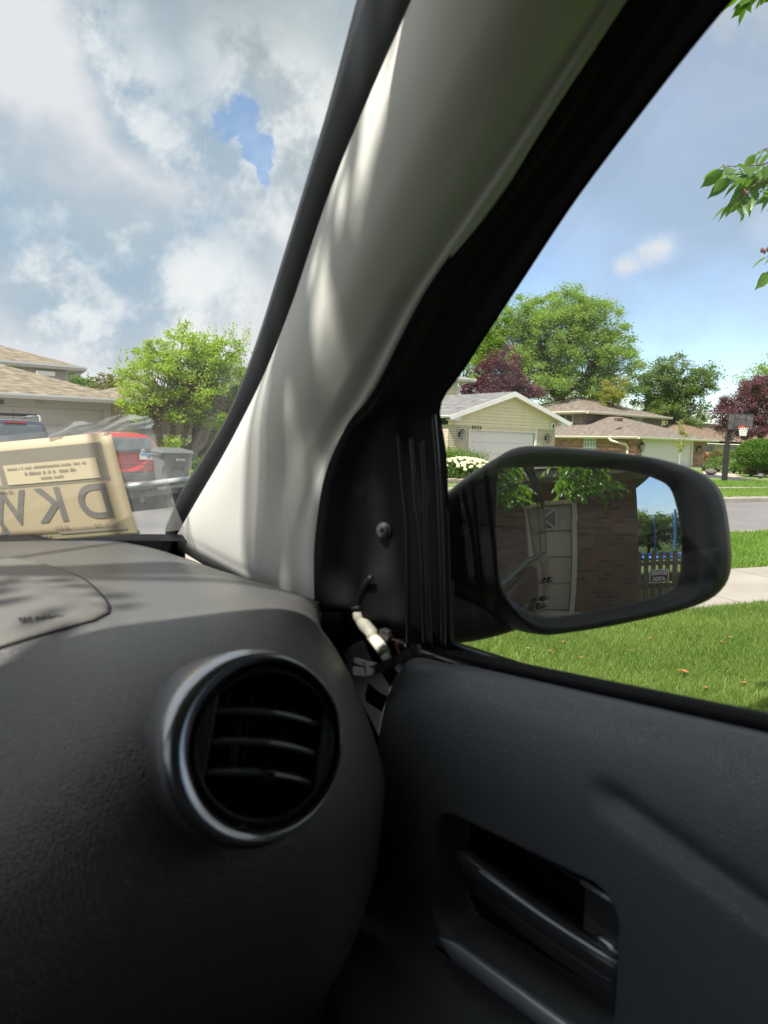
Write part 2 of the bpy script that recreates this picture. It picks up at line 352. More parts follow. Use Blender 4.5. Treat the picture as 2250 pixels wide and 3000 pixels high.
def text_mesh(txt, size, extrude=0.0, font_scale=1.0, bold=0.0):
    cu = bpy.data.curves.new('t', 'FONT'); cu.body = txt; cu.size = size; cu.extrude = extrude; cu.align_x = 'CENTER'; cu.align_y = 'CENTER'; cu.offset = bold
    o = bpy.data.objects.new('t', cu); COL.objects.link(o); bpy.context.view_layer.update()
    me = bpy.data.meshes.new_from_object(o.evaluated_get(bpy.context.evaluated_depsgraph_get()))
    v = np.array([p.co[:] for p in me.vertices]); f = [tuple(p.vertices) for p in me.polygons]
    bpy.data.objects.remove(o); bpy.data.curves.remove(cu); bpy.data.meshes.remove(me); return v, f
def text_on(mb, txt, size, c, ax, ay, sx=1.0, mirror=False, bold=0.0, th=0.0):
    """letters lying in the plane spanned by unit vectors ax (reading direction) and ay"""
    v, f = text_mesh(txt, size, th, bold=bold); ax = np.array(ax, float); ay = np.array(ay, float); c = np.array(c, float); n = np.cross(ax, ay)
    mb.add([c+ax*p[0]*sx*(-1 if mirror else 1)+ay*p[1]+n*p[2] for p in v], f)

# ------------------------------------------------------------------ foliage
def leaves_np(cent, size, n_dir=None, aspect=.5, flat=.35, droop=0.0, seed=0, up=True):
    """4-vertex leaf faces (a point at each end) at the given centres"""
    g = np.random.default_rng(seed); n = len(cent)
    a = g.normal(size=(n, 3)); a[:, 2] = a[:, 2]*flat-droop; a /= np.linalg.norm(a, axis=1)[:, None]
    b = g.normal(size=(n, 3)); b -= (b*a).sum(1)[:, None]*a; b /= np.linalg.norm(b, axis=1)[:, None]+1e-9
    s = size*g.uniform(.6, 1.3, n)[:, None]
    nrm = np.cross(a, b)
    v = np.empty((n, 4, 3)); v[:, 0] = cent-a*s*.5; v[:, 1] = cent+b*s*.5*aspect-a*s*.05+nrm*s*.06; v[:, 2] = cent+a*s*.5; v[:, 3] = cent-b*s*.5*aspect-a*s*.05+nrm*s*.06
    f = np.arange(4*n, dtype=np.int32).reshape(n, 4); return v.reshape(-1, 3), f
def crown(lobes, n_clump, per, clump_r, seed, hollow=.55):
    """lobes: [(centre, radii, weight)] -> clump centres biased to the outside of each lobe, and leaf centres"""
    g = np.random.default_rng(seed); wts = np.array([l[2] for l in lobes], float); wts /= wts.sum(); cc = []
    for l, w in zip(lobes, wts):
        k = max(1, int(round(n_clump*w))); d = g.normal(size=(k, 3)); d /= np.linalg.norm(d, axis=1)[:, None]
        rr = hollow+(1-hollow)*g.uniform(0, 1, k)**.6; rr *= 1+.12*g.normal(size=k)
        cc.append(np.array(l[0])+d*rr[:, None]*np.array(l[1]))
    cc = np.vstack(cc); cr = clump_r*g.uniform(.55, 1.35, len(cc))
    lv = np.repeat(cc, per, 0)+g.normal(size=(len(cc)*per, 3))*np.repeat(cr, per)[:, None]*np.array([.5, .5, .34])
    return cc, lv
def limbs(mb, base, fork, cc, r0, seed, nmain=5, every=1):
    """trunk, main limbs and twigs out to the clumps"""
    g = np.random.default_rng(seed); base = np.array(base, float); fork = np.array(fork, float)
    mid = (base+fork)/2+g.normal(size=3)*np.array([1, 1, 0])*np.linalg.norm(fork-base)*.04
    mb.tube([base-np.array([0, 0, .1]), base+(mid-base)*.15, mid, fork], [r0*1.35, r0*1.02, r0*.9, r0*.78], 10)
    # k-means-ish main limbs
    idx = g.choice(len(cc), min(nmain, len(cc)), replace=False); K = cc[idx].copy()
    for _ in range(6):
        a = ((cc[:, None]-K[None])**2).sum(2).argmin(1)
        for k in range(len(K)):
            if (a == k).any(): K[k] = cc[a == k].mean(0)
    for k in range(len(K)):
        e = fork+(K[k]-fork)*.72; L = np.linalg.norm(e-fork)
        m1 = fork+(e-fork)*.4+np.array([0, 0, .12*L])+g.normal(size=3)*.04*L
        mb.tube([fork, m1, e], [r0*.55, r0*.38, r0*.22], 7)
        mem = cc[a == k][::every]
        for c in mem:
            s = m1+(e-m1)*g.uniform(.1, 1); l2 = np.linalg.norm(c-s); q = s+(c-s)*.5+g.normal(size=3)*.07*l2+np.array([0, 0, .06*l2])
            mb.tube([s, q, c], [r0*.16, r0*.10, r0*.04], 4, cap=False)
def tree(name, base, fork, lobes, leafmat, bark, label, cat='tree', group=None, r0=.2, n_clump=120, per=90, clump_r=.6, leaf=.15, seed=1, nmain=6, aspect=.5, droop=.1, hollow=.5, every=1, flat=.5):
    t = empty(name, tuple(base), label, cat, group)
    cc, lv = crown(lobes, n_clump, per, clump_r, seed, hollow)
    mb = MB(); limbs(mb, base, fork, cc, r0, seed+5, nmain, every)
    mb.build('trunk', bark, t, smooth=True)
    v, f = leaves_np(lv, leaf, aspect=aspect, droop=droop, seed=seed+9, flat=flat)
    mkobj('crown', v, f, leafmat, t)
    return t
# ================================================================== GROUND
NV = np.array([.229, .973]); TV = np.array([.973, -.229])
def st(c, s, z=0.0): p = NV*c+TV*s; return (p[0], p[1], z)
M_grass = mat('lawn_soil', (.070, .125, .018), .95, var=((.115, .175, .03), 1.7, .3, .75), bump=(60, .8, .03), detail=9)
M_fargrass = mat('far_lawn', (.12, .185, .045), .95, var=((.165, .23, .065), .9, .3, .75), bump=(40, .8, .04), detail=10)
M_asph = mat('street_asphalt', (.155, .150, .148), .92, var=((.21, .20, .195), .55, .35, .75), bump=(160, .35, .006), detail=10)
M_asph_dark = mat('fresh_asphalt', (.045, .046, .05), .9, var=((.065, .066, .07), 2, .35, .7), bump=(120, .3, .006))
M_conc = mat('concrete', (.27, .245, .21), .9, var=((.37, .335, .29), 1.6, .3, .75), bump=(90, .35, .004), detail=9)
def slab(name, pts, ztop, zbot, m, kind='structure'):
    mb = MB(); mb.prism([(p[0], p[1], zbot) for p in pts], (0, 0, ztop-zbot)); return tag(mb.build(name, m), kind=kind)
tag(MB().quad((-700, -700, -.16), (700, -700, -.16), (700, 700, -.16), (-700, 700, -.16)).build('ground', M_fargrass), kind='structure')
# street
mb = MB()
for i in range(40): mb.quad(st(8.95, -100+i*6, -.12), st(8.95, -94+i*6, -.12), st(15.9, -94+i*6, -.12), st(15.9, -100+i*6, -.12))
tag(mb.build('road', M_asph), kind='structure')
slab('near_kerb', [st(8.9, -100), st(8.9, 140), st(9.08, 140), st(9.08, -100)], .004, -.15, M_conc)
slab('far_kerb', [st(15.6, -100), st(15.6, 140), st(16.1, 140), st(16.1, -100)], .002, -.15, M_conc)
slab('far_lawn', [st(16.1, -200), st(16.1, 300), st(500, 300), st(500, -200)], 0, -.15, M_fargrass)
slab('near_lawn', [st(-60, -120), st(-60, 140), st(8.9, 140), st(8.9, -120)], -.004, -.15, M_grass)
def sheet(name, pts, z, m):
    mb = MB(); mb.prism([(p[0], p[1], z-.05) for p in pts], (0, 0, .05)); return tag(mb.build(name, m), kind='structure')
# pavements, with joints
def pavement(name, c0, c1, s0, s1, z, step=1.5):
    mb = MB(); s = s0
    while s < s1:
        a = [st(c0, s+.01, z-.05), st(c0, s+step-.01, z-.05), st(c1, s+step-.01, z-.05), st(c1, s+.01, z-.05)]; mb.prism(a, (0, 0, .05)); s += step
    return tag(mb.build(name, M_conc), kind='structure')
pavement('near_pavement', 4.57, 6.04, 1.2, 60, .012)
pavement('far_pavement', 19.9, 20.7, -30, 60, .012)
sheet('own_driveway', [(-3.2, -6.1, 0), (1.15, -6.1, 0), (1.15, 9.2, 0), (-3.2, 9.4, 0)], .010, M_conc)
sheet('far_driveway', [st(16.0, 1.0), st(16.0, 5.2), (7.9, 27, 0), (.6, 27, 0), st(16.0, -3)], .012, M_conc)
sheet('garage_driveway', [(21.9, 23.2, 0), (26.9, 23.2, 0), st(16.1, 18.5), st(16.1, 13)], .012, M_conc)
sheet('hoop_driveway', [on(2096, 1399, 2, 0), on(2300, 1430, 2, 0), on(2330, 1422, 2, 0), on(2200, 1404, 2, 0), on(2080, 1390, 2, 0), on(1900, 1392, 2, 0), on(1900, 1399, 2, 0)], .016, M_asph_dark)
sheet('garden_path', [on(2060, 1388, 2, 0), on(2150, 1399, 2, 0), on(2180, 1396, 2, 0), on(2150, 1389, 2, 0), on(2060, 1381, 2, 0)], .022, mat('path_red', (.45, .36, .30), .9))
sheet('driveway_flare', [(1.16, 3.0, 0), st(8.85, 4.6), st(8.85, -.6), (1.16, 9.0, 0)], .008, M_conc)
sheet('apron', [st(15.95, 19.5), st(15.95, 26), st(18.2, 22), st(18.6, 15)], .010, M_conc)

# grass blades: our lawn in front of the camera, the verge, and tufts across the street
def grass_blades(name, n, region, h, w, seed, m, clumpy=.5):
    g = np.random.default_rng(seed); P = region(g, n); n = len(P)
    ang = g.uniform(0, 2*math.pi, n); lean = g.uniform(.1, .85, n); la = g.uniform(0, 2*math.pi, n)
    nz = np.array([mnoise.noise((p[0]*1.3, p[1]*1.3, 0)) for p in P])
    hh = h*g.uniform(.5, 1.2, n)*(1+clumpy*nz); ww = w*g.uniform(.7, 1.3, n)
    dx = np.stack([np.cos(ang), np.sin(ang), 0*ang], 1); dl = np.stack([np.cos(la), np.sin(la), 0*la], 1); up = np.array([0, 0, 1.])
    b = np.c_[P, np.zeros(n)]
    p1 = b+up*(hh*.55)[:, None]+dl*(hh*lean*.22)[:, None]; p2 = b+up*(hh*(1-.25*lean))[:, None]+dl*(hh*lean*.75)[:, None]
    v = np.empty((n, 5, 3)); v[:, 0] = b-dx*ww[:, None]*.5; v[:, 1] = b+dx*ww[:, None]*.5; v[:, 2] = p1+dx*ww[:, None]*.45; v[:, 3] = p1-dx*ww[:, None]*.45; v[:, 4] = p2
    k = np.arange(n, dtype=np.int32)[:, None]*5
    f = np.vstack([k+np.array([[0, 1, 2]]), k+np.array([[0, 2, 3]]), k+np.array([[3, 2, 4]])])
    return tag(mkobj(name, v.reshape(-1, 3), f.astype(np.int32), m), kind='stuff')
M_blade = leaf_mat('grass_blade', (.060, .15, .020), (.29, .36, .10), trans=.35, sc=.9, rough=.5)
M_blade2 = leaf_mat('verge_blade', (.13, .24, .035), (.22, .33, .07), trans=.35, sc=1.0, rough=.6)
def wedge(r0_, r1_, h0, h1, cmax, cmin=-99, p=1.0):
    def fn(g, n):
        a = R(1)*g.uniform(h0, h1, n); r = r0_+(r1_-r0_)*g.uniform(0, 1, n)**p
        P = np.stack([r*np.sin(a), r*np.cos(a)], 1); c = P@NV
        return P[(c < cmax) & (c > cmin) & (P[:, 0] > 1.2)]
    return fn
grass_blades('lawn_grass', 300000, wedge(1.5, 7.6, 42, 74, 4.53, p=.75), .060, .0036, 3, M_blade)
def verge(c0, c1, s0, s1):
    return lambda g, n: (g.uniform(c0, c1, n)[:, None]*NV+g.uniform(s0, s1, n)[:, None]*TV)
grass_blades('verge_grass', 60000, verge(6.08, 8.88, 4, 14), .06, .009, 4, M_blade2)
grass_blades('far_verge_grass', 30000, verge(16.15, 19.85, 16, 34), .07, .025, 5, M_blade2)
grass_blades('far_lawn_grass', 22000, verge(20.8, 25.5, 24, 40), .07, .03, 6, M_blade2)
# fallen leaves on the lawn
M_fall = mat('dead_leaf', (.42, .17, .05), .8, var=((.30, .10, .04), 30, .4, .6))
fl = [(1905, 1870, 'on the grass below the mirror'), (1840, 1905, 'on the grass left of the others'), (1995, 1965, 'beside the biggest one in the middle of the lawn'), (2003, 1968, 'biggest one, curled up in the middle of the lawn'),
      (1650, 1880, 'just under the lower edge of the mirror'), (1547, 1900, 'nearest the mirror bracket'), (2140, 1868, 'in the upper right of the lawn'), (2113, 1880, 'pale, just left of the upper right one'), (1703, 1926, 'near the door sill'), (2068, 2015, 'close to the window sill'), (2180, 2000, 'at the right near the sill'), (1612, 1907, 'pale one between two others under the mirror'), (2200, 1795, 'beside the pavement'), (2230, 2065, 'lowest at the right edge')]
for i, (px, py, w) in enumerate(fl):
    p = on(px, py, 2, .045); g = random.Random(i); s = .034 if i == 3 else g.uniform(.015, .024); a = g.uniform(0, 6.28)
    rows = []
    for j in range(7):
        t = j/6; wd = math.sin(math.pi*t**.8)*.55*s
        rows.append([(p[0]+math.cos(a)*(t-.5)*2*s-math.sin(a)*k*wd, p[1]+math.sin(a)*(t-.5)*2*s+math.cos(a)*k*wd, p[2]+abs(k)*.5*wd+.5*s*(t-.4)**2) for k in (-1, -.5, 0, .5, 1)])
    tag(MB().grid(rows).build('fallen_leaf', M_fall, smooth=True), 'dry orange-brown fallen leaf '+w, 'leaf', 'fallen leaves on the lawn')

# ================================================================== HOUSES
W_white = mat('white_trim', (.78, .78, .76), .5, var=((.68, .68, .66), 2, .4, .8))
W_cream = mat('cream_trim', (.70, .66, .55), .55)
M_black = mat('black_metal', (.02, .02, .022), .45)
def siding(mb, a, b, z0, z1, n, lap=.115, top=None):
    """lapped boards from a to b (xy), outward normal n; top(s) clips the height"""
    a = np.array([a[0], a[1], 0.]); b = np.array([b[0], b[1], 0.]); n = np.array([n[0], n[1], 0.]); L = np.linalg.norm(b-a); d = (b-a)/L; z = z0
    while z < z1-1e-6:
        zt = min(z+lap, z1); s0, s1 = 0.0, L
        if top:
            # find the span where the roofline is above this board
            ss = [s for s in np.linspace(0, L, 241) if top(s) > z+lap*.5]
            if not ss: break
            s0, s1 = ss[0], ss[-1]
        p0, p1 = a+d*s0, a+d*s1
        mb.add([p0+n*.05+(0, 0, z), p1+n*.05+(0, 0, z), p1+n*.006+(0, 0, zt), p0+n*.006+(0, 0, zt), p0+n*-.02+(0, 0, z), p1+n*-.02+(0, 0, z), p1+n*-.02+(0, 0, zt), p0+n*-.02+(0, 0, zt)],
               [(0, 1, 2, 3), (4, 5, 1, 0), (3, 2, 6, 7), (5, 4, 7, 6), (0, 3, 7, 4), (1, 5, 6, 2)])
        z = zt
def hip(mb, x0, y0, x1, y1, z, rise_pitch, ridge='y', back_gable=False, over=0):
    """hip roof solid with its eave rectangle at height z"""
    w = (x1-x0) if ridge == 'y' else (y1-y0); h = w/2*rise_pitch
    if ridge == 'y': A = ((x0+x1)/2, y0+w/2, z+h); B = ((x0+x1)/2, y1-(0 if back_gable else w/2), z+h)
    else: A = (x0+w/2, (y0+y1)/2, z+h); B = (x1-w/2, (y0+y1)/2, z+h)
    v = [(x0, y0, z), (x1, y0, z), (x1, y1, z), (x0, y1, z), A, B]
    f = [(0, 1, 4), (1, 2, 5, 4), (2, 3, 5), (3, 0, 4, 5), (3, 2, 1, 0)] if ridge == 'y' else [(0, 1, 5, 4), (1, 2, 5), (2, 3, 4, 5), (3, 0, 4), (3, 2, 1, 0)]
    return mb.add(v, f)
def gutter(mb, p0, p1, out, h=.13, w=.11):
    """K-style gutter along an eave from p0 to p1, pushed outwards"""
    p0, p1, o = np.array(p0, float), np.array(p1, float), np.array([out[0], out[1], 0.]); up = np.array([0, 0, 1.])
    prof = [(0, 0), (w*.55, 0), (w*.85, h*.45), (w, h*.6), (w, h), (w*.85, h), (w*.8, h*.9), (0, h*.9)]
    rows = [[p+o*a+up*(b-h) for a, b in prof] for p in (p0, p1)]
    n = len(mb.v); mb.grid(rows, close=True); k = len(prof); mb.f.append(tuple(n+i for i in range(k))[::-1]); mb.f.append(tuple(n+k+i for i in range(k)))
def wall_lantern(parent, x, y, z, s=1.0):
    b = MB(); b.box(x-.05*s, y-.03, z-.12*s, x+.05*s, y, z+.05*s); b.tube([(x, y-.02, z+.02), (x, y-.10*s, z+.17*s), (x, y-.17*s, z+.15*s)], .012*s, 6)
    for sx in (-1, 1):
        for sy in (-1, 1): b.tube([(x+sx*.05*s, y-.17*s+sy*.05*s, z-.2*s), (x+sx*.085*s, y-.17*s+sy*.085*s, z+.05*s)], .008*s, 5)
    b.lathe([(.001, -.2), (.05, -.2), (.075, -.18), (.06, -.16), (.001, -.16)] and [(.001*s, -.23*s), (.04*s, -.22*s), (.08*s, -.2*s), (.001*s, -.195*s)], (x, y-.17*s, z), (0, 0, 1), 12)
    b.lathe([(.125*s, .05*s), (.09*s, .09*s), (.03*s, .14*s), (.012*s, .18*s), (.001*s, .19*s)], (x, y-.17*s, z), (0, 0, 1), 12)
    o = b.build('wall_lantern', M_black, parent)
    g = MB(); g.lathe([(.045*s, -.19*s), (.075*s, .045*s)], (x, y-.17*s, z), (0, 0, 1), 6)
    g.build('lantern_glass', MATS['lantern_glass'], o)
    return o
glass_mat('lantern_glass', (.8, .82, .8), .10)
M_win = mat('window_pane', (.03, .04, .05), .06, spec=.9)
def window(parent, c, ax, w, h, n, mull=1, frame=None, pane=None, fw=.05, name='window'):
    """frame + panes in the plane of ax (unit xy) with outward normal n; centre c"""
    c = np.array(c, float); ax = np.array([ax[0], ax[1], 0.]); n = np.array([n[0], n[1], 0.]); up = np.array([0, 0, 1.]); b = MB()
    b.obox(c+up*(h/2-fw/2)+n*.02, ax*w/2, n*.03, up*fw/2); b.obox(c-up*(h/2-fw/2)+n*.02, ax*w/2, n*.03, up*fw/2)
    for k in range(mull+2):
        s = -w/2+fw/2+(w-fw)*k/(mull+1); b.obox(c+ax*s+n*.02, ax*fw/2, n*.028, up*(h/2-fw*.99))
    o = b.build(name, frame or W_white, parent)
    g = MB(); g.obox(c-n*.0, ax*(w/2-fw*.5), n*.006, up*(h/2-fw*.5)); g.build('window_pane', pane or M_win, o)
    return o
def garage_door(parent, x0, x1, y, z0, z1, rows, m, nfix=0):
    b = MB(); h = (z1-z0)/rows
    for i in range(rows):
        b.box(x0, y+.02, z0+i*h+.008, x1, y+.05, z0+(i+1)*h-.006)
    b.box(x0, y+.045, z0, x1, y+.06, z1)
    return b.build('garage_door', m, parent)

# ---- cream garage house, 8424
cb = brick_mat('cream_brick', (.70, .63, .44), (.78, .72, .54), (.46, .41, .32), .27, .10, ms=.03)
cs = mat('cream_siding', (.78, .72, .50), .6, var=((.69, .64, .46), 1.5, .35, .75))
gsh = shingle_mat('grey_shingle', (.22, .22, .22), (.17, .17, .17), (.20, .20, .20))
tsh = shingle_mat('tan_shingle', (.29, .245, .175), (.20, .165, .12), (.24, .20, .145))
bsh = shingle_mat('brown_shingle', (.255, .215, .175), (.17, .14, .12), (.21, .175, .14))
H1 = empty('cream_brick_house', (24.8, 23.3, 0), 'cream brick and siding house with grey gable roof, white garage door and number 8424', 'house')
YF, XL, XR, XM, ZE = 23.3, 20.95, 28.45, 24.74, 2.62
slope = (3.93-ZE)/(XM-20.75)
b = MB(); b.box(XL, YF, -.05, 22.2, YF+.3, 2.3); b.box(26.68, YF, -.05, 28.05, YF+.3, 2.3)
b.box(XL, YF+.3, -.05, XL+.3, 32, 2.3); b.box(27.75, YF+.3, -.05, 28.05, 32, 2.3); b.box(XL+.3, 31.7, -.05, 27.75, 32, 2.3)
b.build('brick_wall', cb, H1)
roofz = lambda s: ZE+.14+slope*(XM-20.75-abs((XL+s)-XM))-.22
b = MB(); siding(b, (XL, YF), (28.05, YF), 2.3, 4.2, (0, -1), .15, top=roofz)
siding(b, (22.2, YF), (26.68, YF), 2.14, 2.3, (0, -1), .08)
b.build('gable_siding', cs, H1)
b = MB(); b.box(22.2, YF+.004, 2.30, 26.68, YF+.1, 2.3); 
b = MB(); b.box(26.58, YF-.03, 0, 26.70, YF+.04, 2.3); b.box(22.16, YF-.03, 0, 22.24, YF+.04, 2.14); b.box(22.24, YF-.03, 2.09, 26.58, YF+.04, 2.14)
b.build('door_trim', W_white, H1)
garage_door(H1, 22.24, 26.58, YF+.06, 0, 2.09, 4, mat('garage_white', (.70, .69, .68), .5))
# roof: two pitched slabs
b = MB()
def pitched(mb, xe, ze, xr, zr, y0, y1, t=.10):
    d = np.array([0, 0, -t]); P = [np.array(p, float) for p in ((xe, y0, ze), (xr, y0, zr), (xr, y1, zr), (xe, y1, ze))]
    mb.add(P+[p+d for p in P], [(0, 1, 2, 3), (7, 6, 5, 4), (0, 4, 5, 1), (1, 5, 6, 2), (2, 6, 7, 3), (3, 7, 4, 0)])
XRE = 2*XM-20.75
pitched(b, 20.75, ZE+.1, XM, 3.95, YF-.32, 33); pitched(b, XRE, ZE+.1, XM, 3.95, YF-.32, 33)
b.build('roof', gsh, H1)
# bargeboards
b = MB()
for xe in (20.75, XRE):
    sg = 1 if xe < XM else -1
    b.add([(xe, YF-.37, ZE+.085), (XM, YF-.37, 3.935), (XM, YF-.37, 3.72), (xe+sg*.0, YF-.37, ZE-.13), (xe, YF-.33, ZE+.085), (XM, YF-.33, 3.935), (XM, YF-.33, 3.72), (xe, YF-.33, ZE-.13)],
          [(0, 1, 2, 3), (7, 6, 5, 4), (0, 4, 5, 1), (3, 2, 6, 7), (0, 3, 7, 4), (1, 5, 6, 2)])
    # boxed eave return
    x1 = xe+sg*.62
    b.add([(xe+sg*.02, YF-.33, ZE-.14), (x1, YF-.33, ZE-.14), (x1, YF-.33, ZE-.14+.62*slope), (xe+sg*.02, YF-.33, ZE-.10), (xe+sg*.02, YF-.02, ZE-.14), (x1, YF-.02, ZE-.14), (x1, YF-.02, ZE-.14+.62*slope), (xe+sg*.02, YF-.02, ZE-.10)],
          [(0, 1, 2, 3), (7, 6, 5, 4), (0, 4, 5, 1), (3, 2, 6, 7), (0, 3, 7, 4), (1, 5, 6, 2)])
b.build('bargeboard', W_white, H1)
b = MB()
for xe in (20.75, XRE):
    sg = 1 if xe < XM else -1
    b.add([(xe+sg*.6, YF-.33, ZE-.13+.6*slope), (XM, YF-.33, 3.74), (XM, YF-.02, 3.74), (xe+sg*.6, YF-.02, ZE-.13+.6*slope)], [(0, 1, 2, 3)])
b.build('soffit', mat('cream_soffit', (.55, .50, .38), .7), H1)
b = MB(); gutter(b, (20.73, YF-.38, ZE+.08), (20.73, 32, ZE+.08), (-1, 0)); b.build('gutter', W_white, H1); b = MB(); gutter(b, (XRE+.02, 32, ZE+.08), (XRE+.02, YF-.38, ZE+.08), (1, 0)); b.build('gutter', W_white, H1)
b = MB(); xd = XL-.06; b.tube([(20.64, 24.3, ZE-.05), (20.66, 24.3, ZE-.16), (xd, 24.3, ZE-.42), (xd, 24.3, .1)], .045, 4); b.build('downspout', W_white, H1)
wall_lantern(H1, 21.62, YF-.0, 1.93, 1.15); wall_lantern(H1, 27.35, YF-.0, 1.90, 1.15)
b = MB(); [text_on(b, ch, .23, (22.36+.16*k, YF-.065, 2.215), (1, 0, 0), (0, 0, 1), bold=.002, th=.006) for k, ch in enumerate('8424')]; b.build('house_number', M_black, H1)
b = MB(); b.box(27.62, YF-.13, 2.34, 27.84, YF-.03, 2.62); o = b.build('security_camera', W_white, H1, bevel=.02); b = MB(); b.box(27.69, YF-.14, 2.38, 27.80, YF-.129, 2.56); b.build('camera_front', M_black, o)
b = MB(); b.tube([(27.9, YF-.03, 2.2), (27.9, YF-.1, 2.17)], .03, 8); b.box(27.86, YF-.17, 2.1, 27.95, YF-.08, 2.17); b.build('flood_light', W_white, H1)
# upper storey behind and long west wing
b = MB(); siding(b, (22, 30), (27.5, 30), 3.0, 5.0, (0, -1), .125); siding(b, (27.5, 30), (27.5, 38), 3.0, 5.0, (1, 0), .125); siding(b, (22, 38), (22, 30), 3.0, 5.0, (-1, 0), .125); b.box(27.42, 29.95, 3, 27.54, 30.05, 5.0)
b.build('upper_wall', cs, H1)
b = MB(); hip(b, 21.4, 29.4, 28.2, 38.6, 5.12, .36, 'y'); b.build('upper_roof', gsh, H1)
b = MB(); gutter(b, (28.22, 29.38, 5.14), (21.4, 29.38, 5.14), (0, -1), .17, .13); gutter(b, (28.22, 38.6, 5.14), (28.22, 29.3, 5.14), (1, 0), .17, .13); b.box(21.5, 29.45, 5.0, 28.1, 38.5, 5.11); b.tube([(28.15, 29.7, 5.0), (27.58, 29.9, 4.75), (27.58, 29.95, 3.2)], .045, 6); b.build('upper_gutter', W_white, H1)
wb = brick_mat('pale_brick', (.80, .74, .56), (.84, .78, .62), (.58, .53, .42), .30, .10)
b = MB(); b.box(13.9, 30.0, -.05, 22.0, 36.0, 3.1)
b.build('west_wing', wb, H1)
b = MB(); hip(b, 13.4, 29.5, 24, 36.5, 3.25, .36, 'x'); b.build('west_roof', gsh, H1)
b = MB(); gutter(b, (24, 29.48, 3.27), (13.4, 29.48, 3.27), (0, -1)); gutter(b, (13.38, 29.5, 3.27), (13.38, 36.5, 3.27), (-1, 0)); b.build('west_gutter', W_white, H1)

# ---- tan-roofed house on the left, number ending 30
H0 = empty('split_level_house', (4, 27, 0), 'grey-sided split-level house with tan hip roofs and number ending in 30', 'house')
gs = mat('grey_siding', (.42, .415, .40), .65, var=((.37, .365, .35), 1.5, .35, .75)); lt = brick_mat('buff_brick', (.50, .42, .29), (.42, .34, .23), (.30, .26, .2), .23, .085)
G2 = mat('gutter_grey', (.55, .575, .60), .45)
LY = 27.0
b = MB(); b.box(.4, LY, 2.33, 7.72, LY+.2, 2.62); b.box(7.46, LY-.01, 0, 7.72, LY+.2, 2.33); b.box(.4, LY, 0, 1.0, LY+.2, 2.33); b.build('front_panel', gs, H0)
b = MB(); b.box(7.73, LY+.05, 0, 8.5, LY+.3, 2.7); b.box(8.5, LY+.3, 0, 8.8, 33, 2.7); b.build('brick_wall', lt, H0); b = MB(); b.box(.2, LY+.25, 0, .4, 34, 2.7); b.build('brick_wall', lt, H0)
garage_door(H0, 1.0, 7.46, LY+.10, 0, 2.33, 4, mat('garage_grey', (.45, .44, .44), .5))
b = MB(); hip(b, -1.2, LY-.55, 8.55, 36, 2.73, .325, 'y'); b.build('garage_roof', tsh, H0)
b = MB(); gutter(b, (8.57, LY-.57, 2.75), (-1.2, LY-.57, 2.75), (0, -1), .17, .13); gutter(b, (8.57, 36, 2.75), (8.57, LY-.6, 2.75), (1, 0), .17, .13); b.box(-1.1, LY-.5, 2.63, 8.5, LY+4, 2.72); b.build('gutter', G2, H0)
b = MB(); text_on(b, '8430', .21, (3.98, LY-.02, 2.45), (1, 0, 0), (0, 0, 1), bold=.004, th=.006, sx=1.15); b.build('house_number', M_black, H0)
b = MB(); b.lathe([(.001, 0), (.07, .01), (.075, .07), (.05, .12), (.001, .13)], (5.32, LY-.12, 2.42), (0, 0, 1), 12); b.lathe([(.05, 0), (.05, .05)], (5.32, LY-.12, 2.52), (0, 0, 1), 10); b.build('porch_light', mat('lamp_grey', (.35, .35, .34), .4), H0)
b = MB(); siding(b, (-2, 36.4), (8.4, 36.4), 3.0, 4.42, (0, -1), .125); siding(b, (8.4, 36.4), (8.4, 44), 3.0, 4.42, (1, 0), .125); b.box(8.30, 36.35, 3.0, 8.44, 36.44, 4.45); b.build('upper_wall', mat('upper_siding', (.52, .53, .52), .65), H0)
b = MB(); hip(b, -6, 35.9, 9.05, 46, 4.62, .33, 'x'); b.build('upper_roof', tsh, H0)
b = MB(); gutter(b, (9.07, 35.88, 4.64), (-6, 35.88, 4.64), (0, -1), .2, .15); gutter(b, (9.07, 46, 4.64), (9.07, 35.85, 4.64), (1, 0), .2, .15); b.box(-5.9, 35.95, 4.45, 9.0, 45, 4.6)
b.build('upper_gutter', G2, H0)
b = MB(); b.tube([(9.1, 36.1, 4.45), (8.9, 36.2, 4.3), (8.5, 36.3, 4.1)], .05, 6); b.build('downspout', G2, H0)
b = MB(); b.box(6.1, 31.2, 3.75, 6.75, 31.5, 3.92); b.build('roof_vent', mat('vent_metal', (.5, .5, .48), .4), H0)
# recessed entry wing to the right of the garage, and the brown-sided neighbour behind the tree
b = MB(); b.box(8.8, 31, 0, 12.4, 31.3, 1.55); b.build('lower_wall', mat('grey_render', (.42, .40, .37), .8), H0)
b = MB(); b.box(8.8, 31.0, 1.55, 12.4, 31.3, 2.95); b.build('brown_brick_wall', brick_mat('brown_brick', (.24, .15, .11), (.30, .20, .15), (.22, .19, .16), .23, .085), H0)
window(H0, (10.25, 30.98, 2.02), (1, 0), .95, .5, (0, -1), 1, mat('dark_frame', (.05, .045, .04), .5), mat('pane_blue', (.18, .25, .28), .1))
b = MB(); hip(b, 8.0, 30.4, 14, 38, 3.05, .3, 'y'); b.build('entry_roof', tsh, H0)
b = MB(); gutter(b, (13.0, 30.38, 3.07), (8.6, 30.38, 3.07), (0, -1), .15, .12); b.build('entry_gutter', W_white, H0)
H5 = empty('brown_siding_house', (13.2, 34, 0), 'brown-sided house with a small white window, seen behind the bright green tree', 'house')
b = MB(); siding(b, (11.8, 34), (13.86, 34), .5, 3.3, (0, -1), .17); b.box(11.8, 34.03, 0, 13.86, 40, 3.3); b.build('siding_wall', mat('brown_siding', (.17, .125, .10), .7), H5)
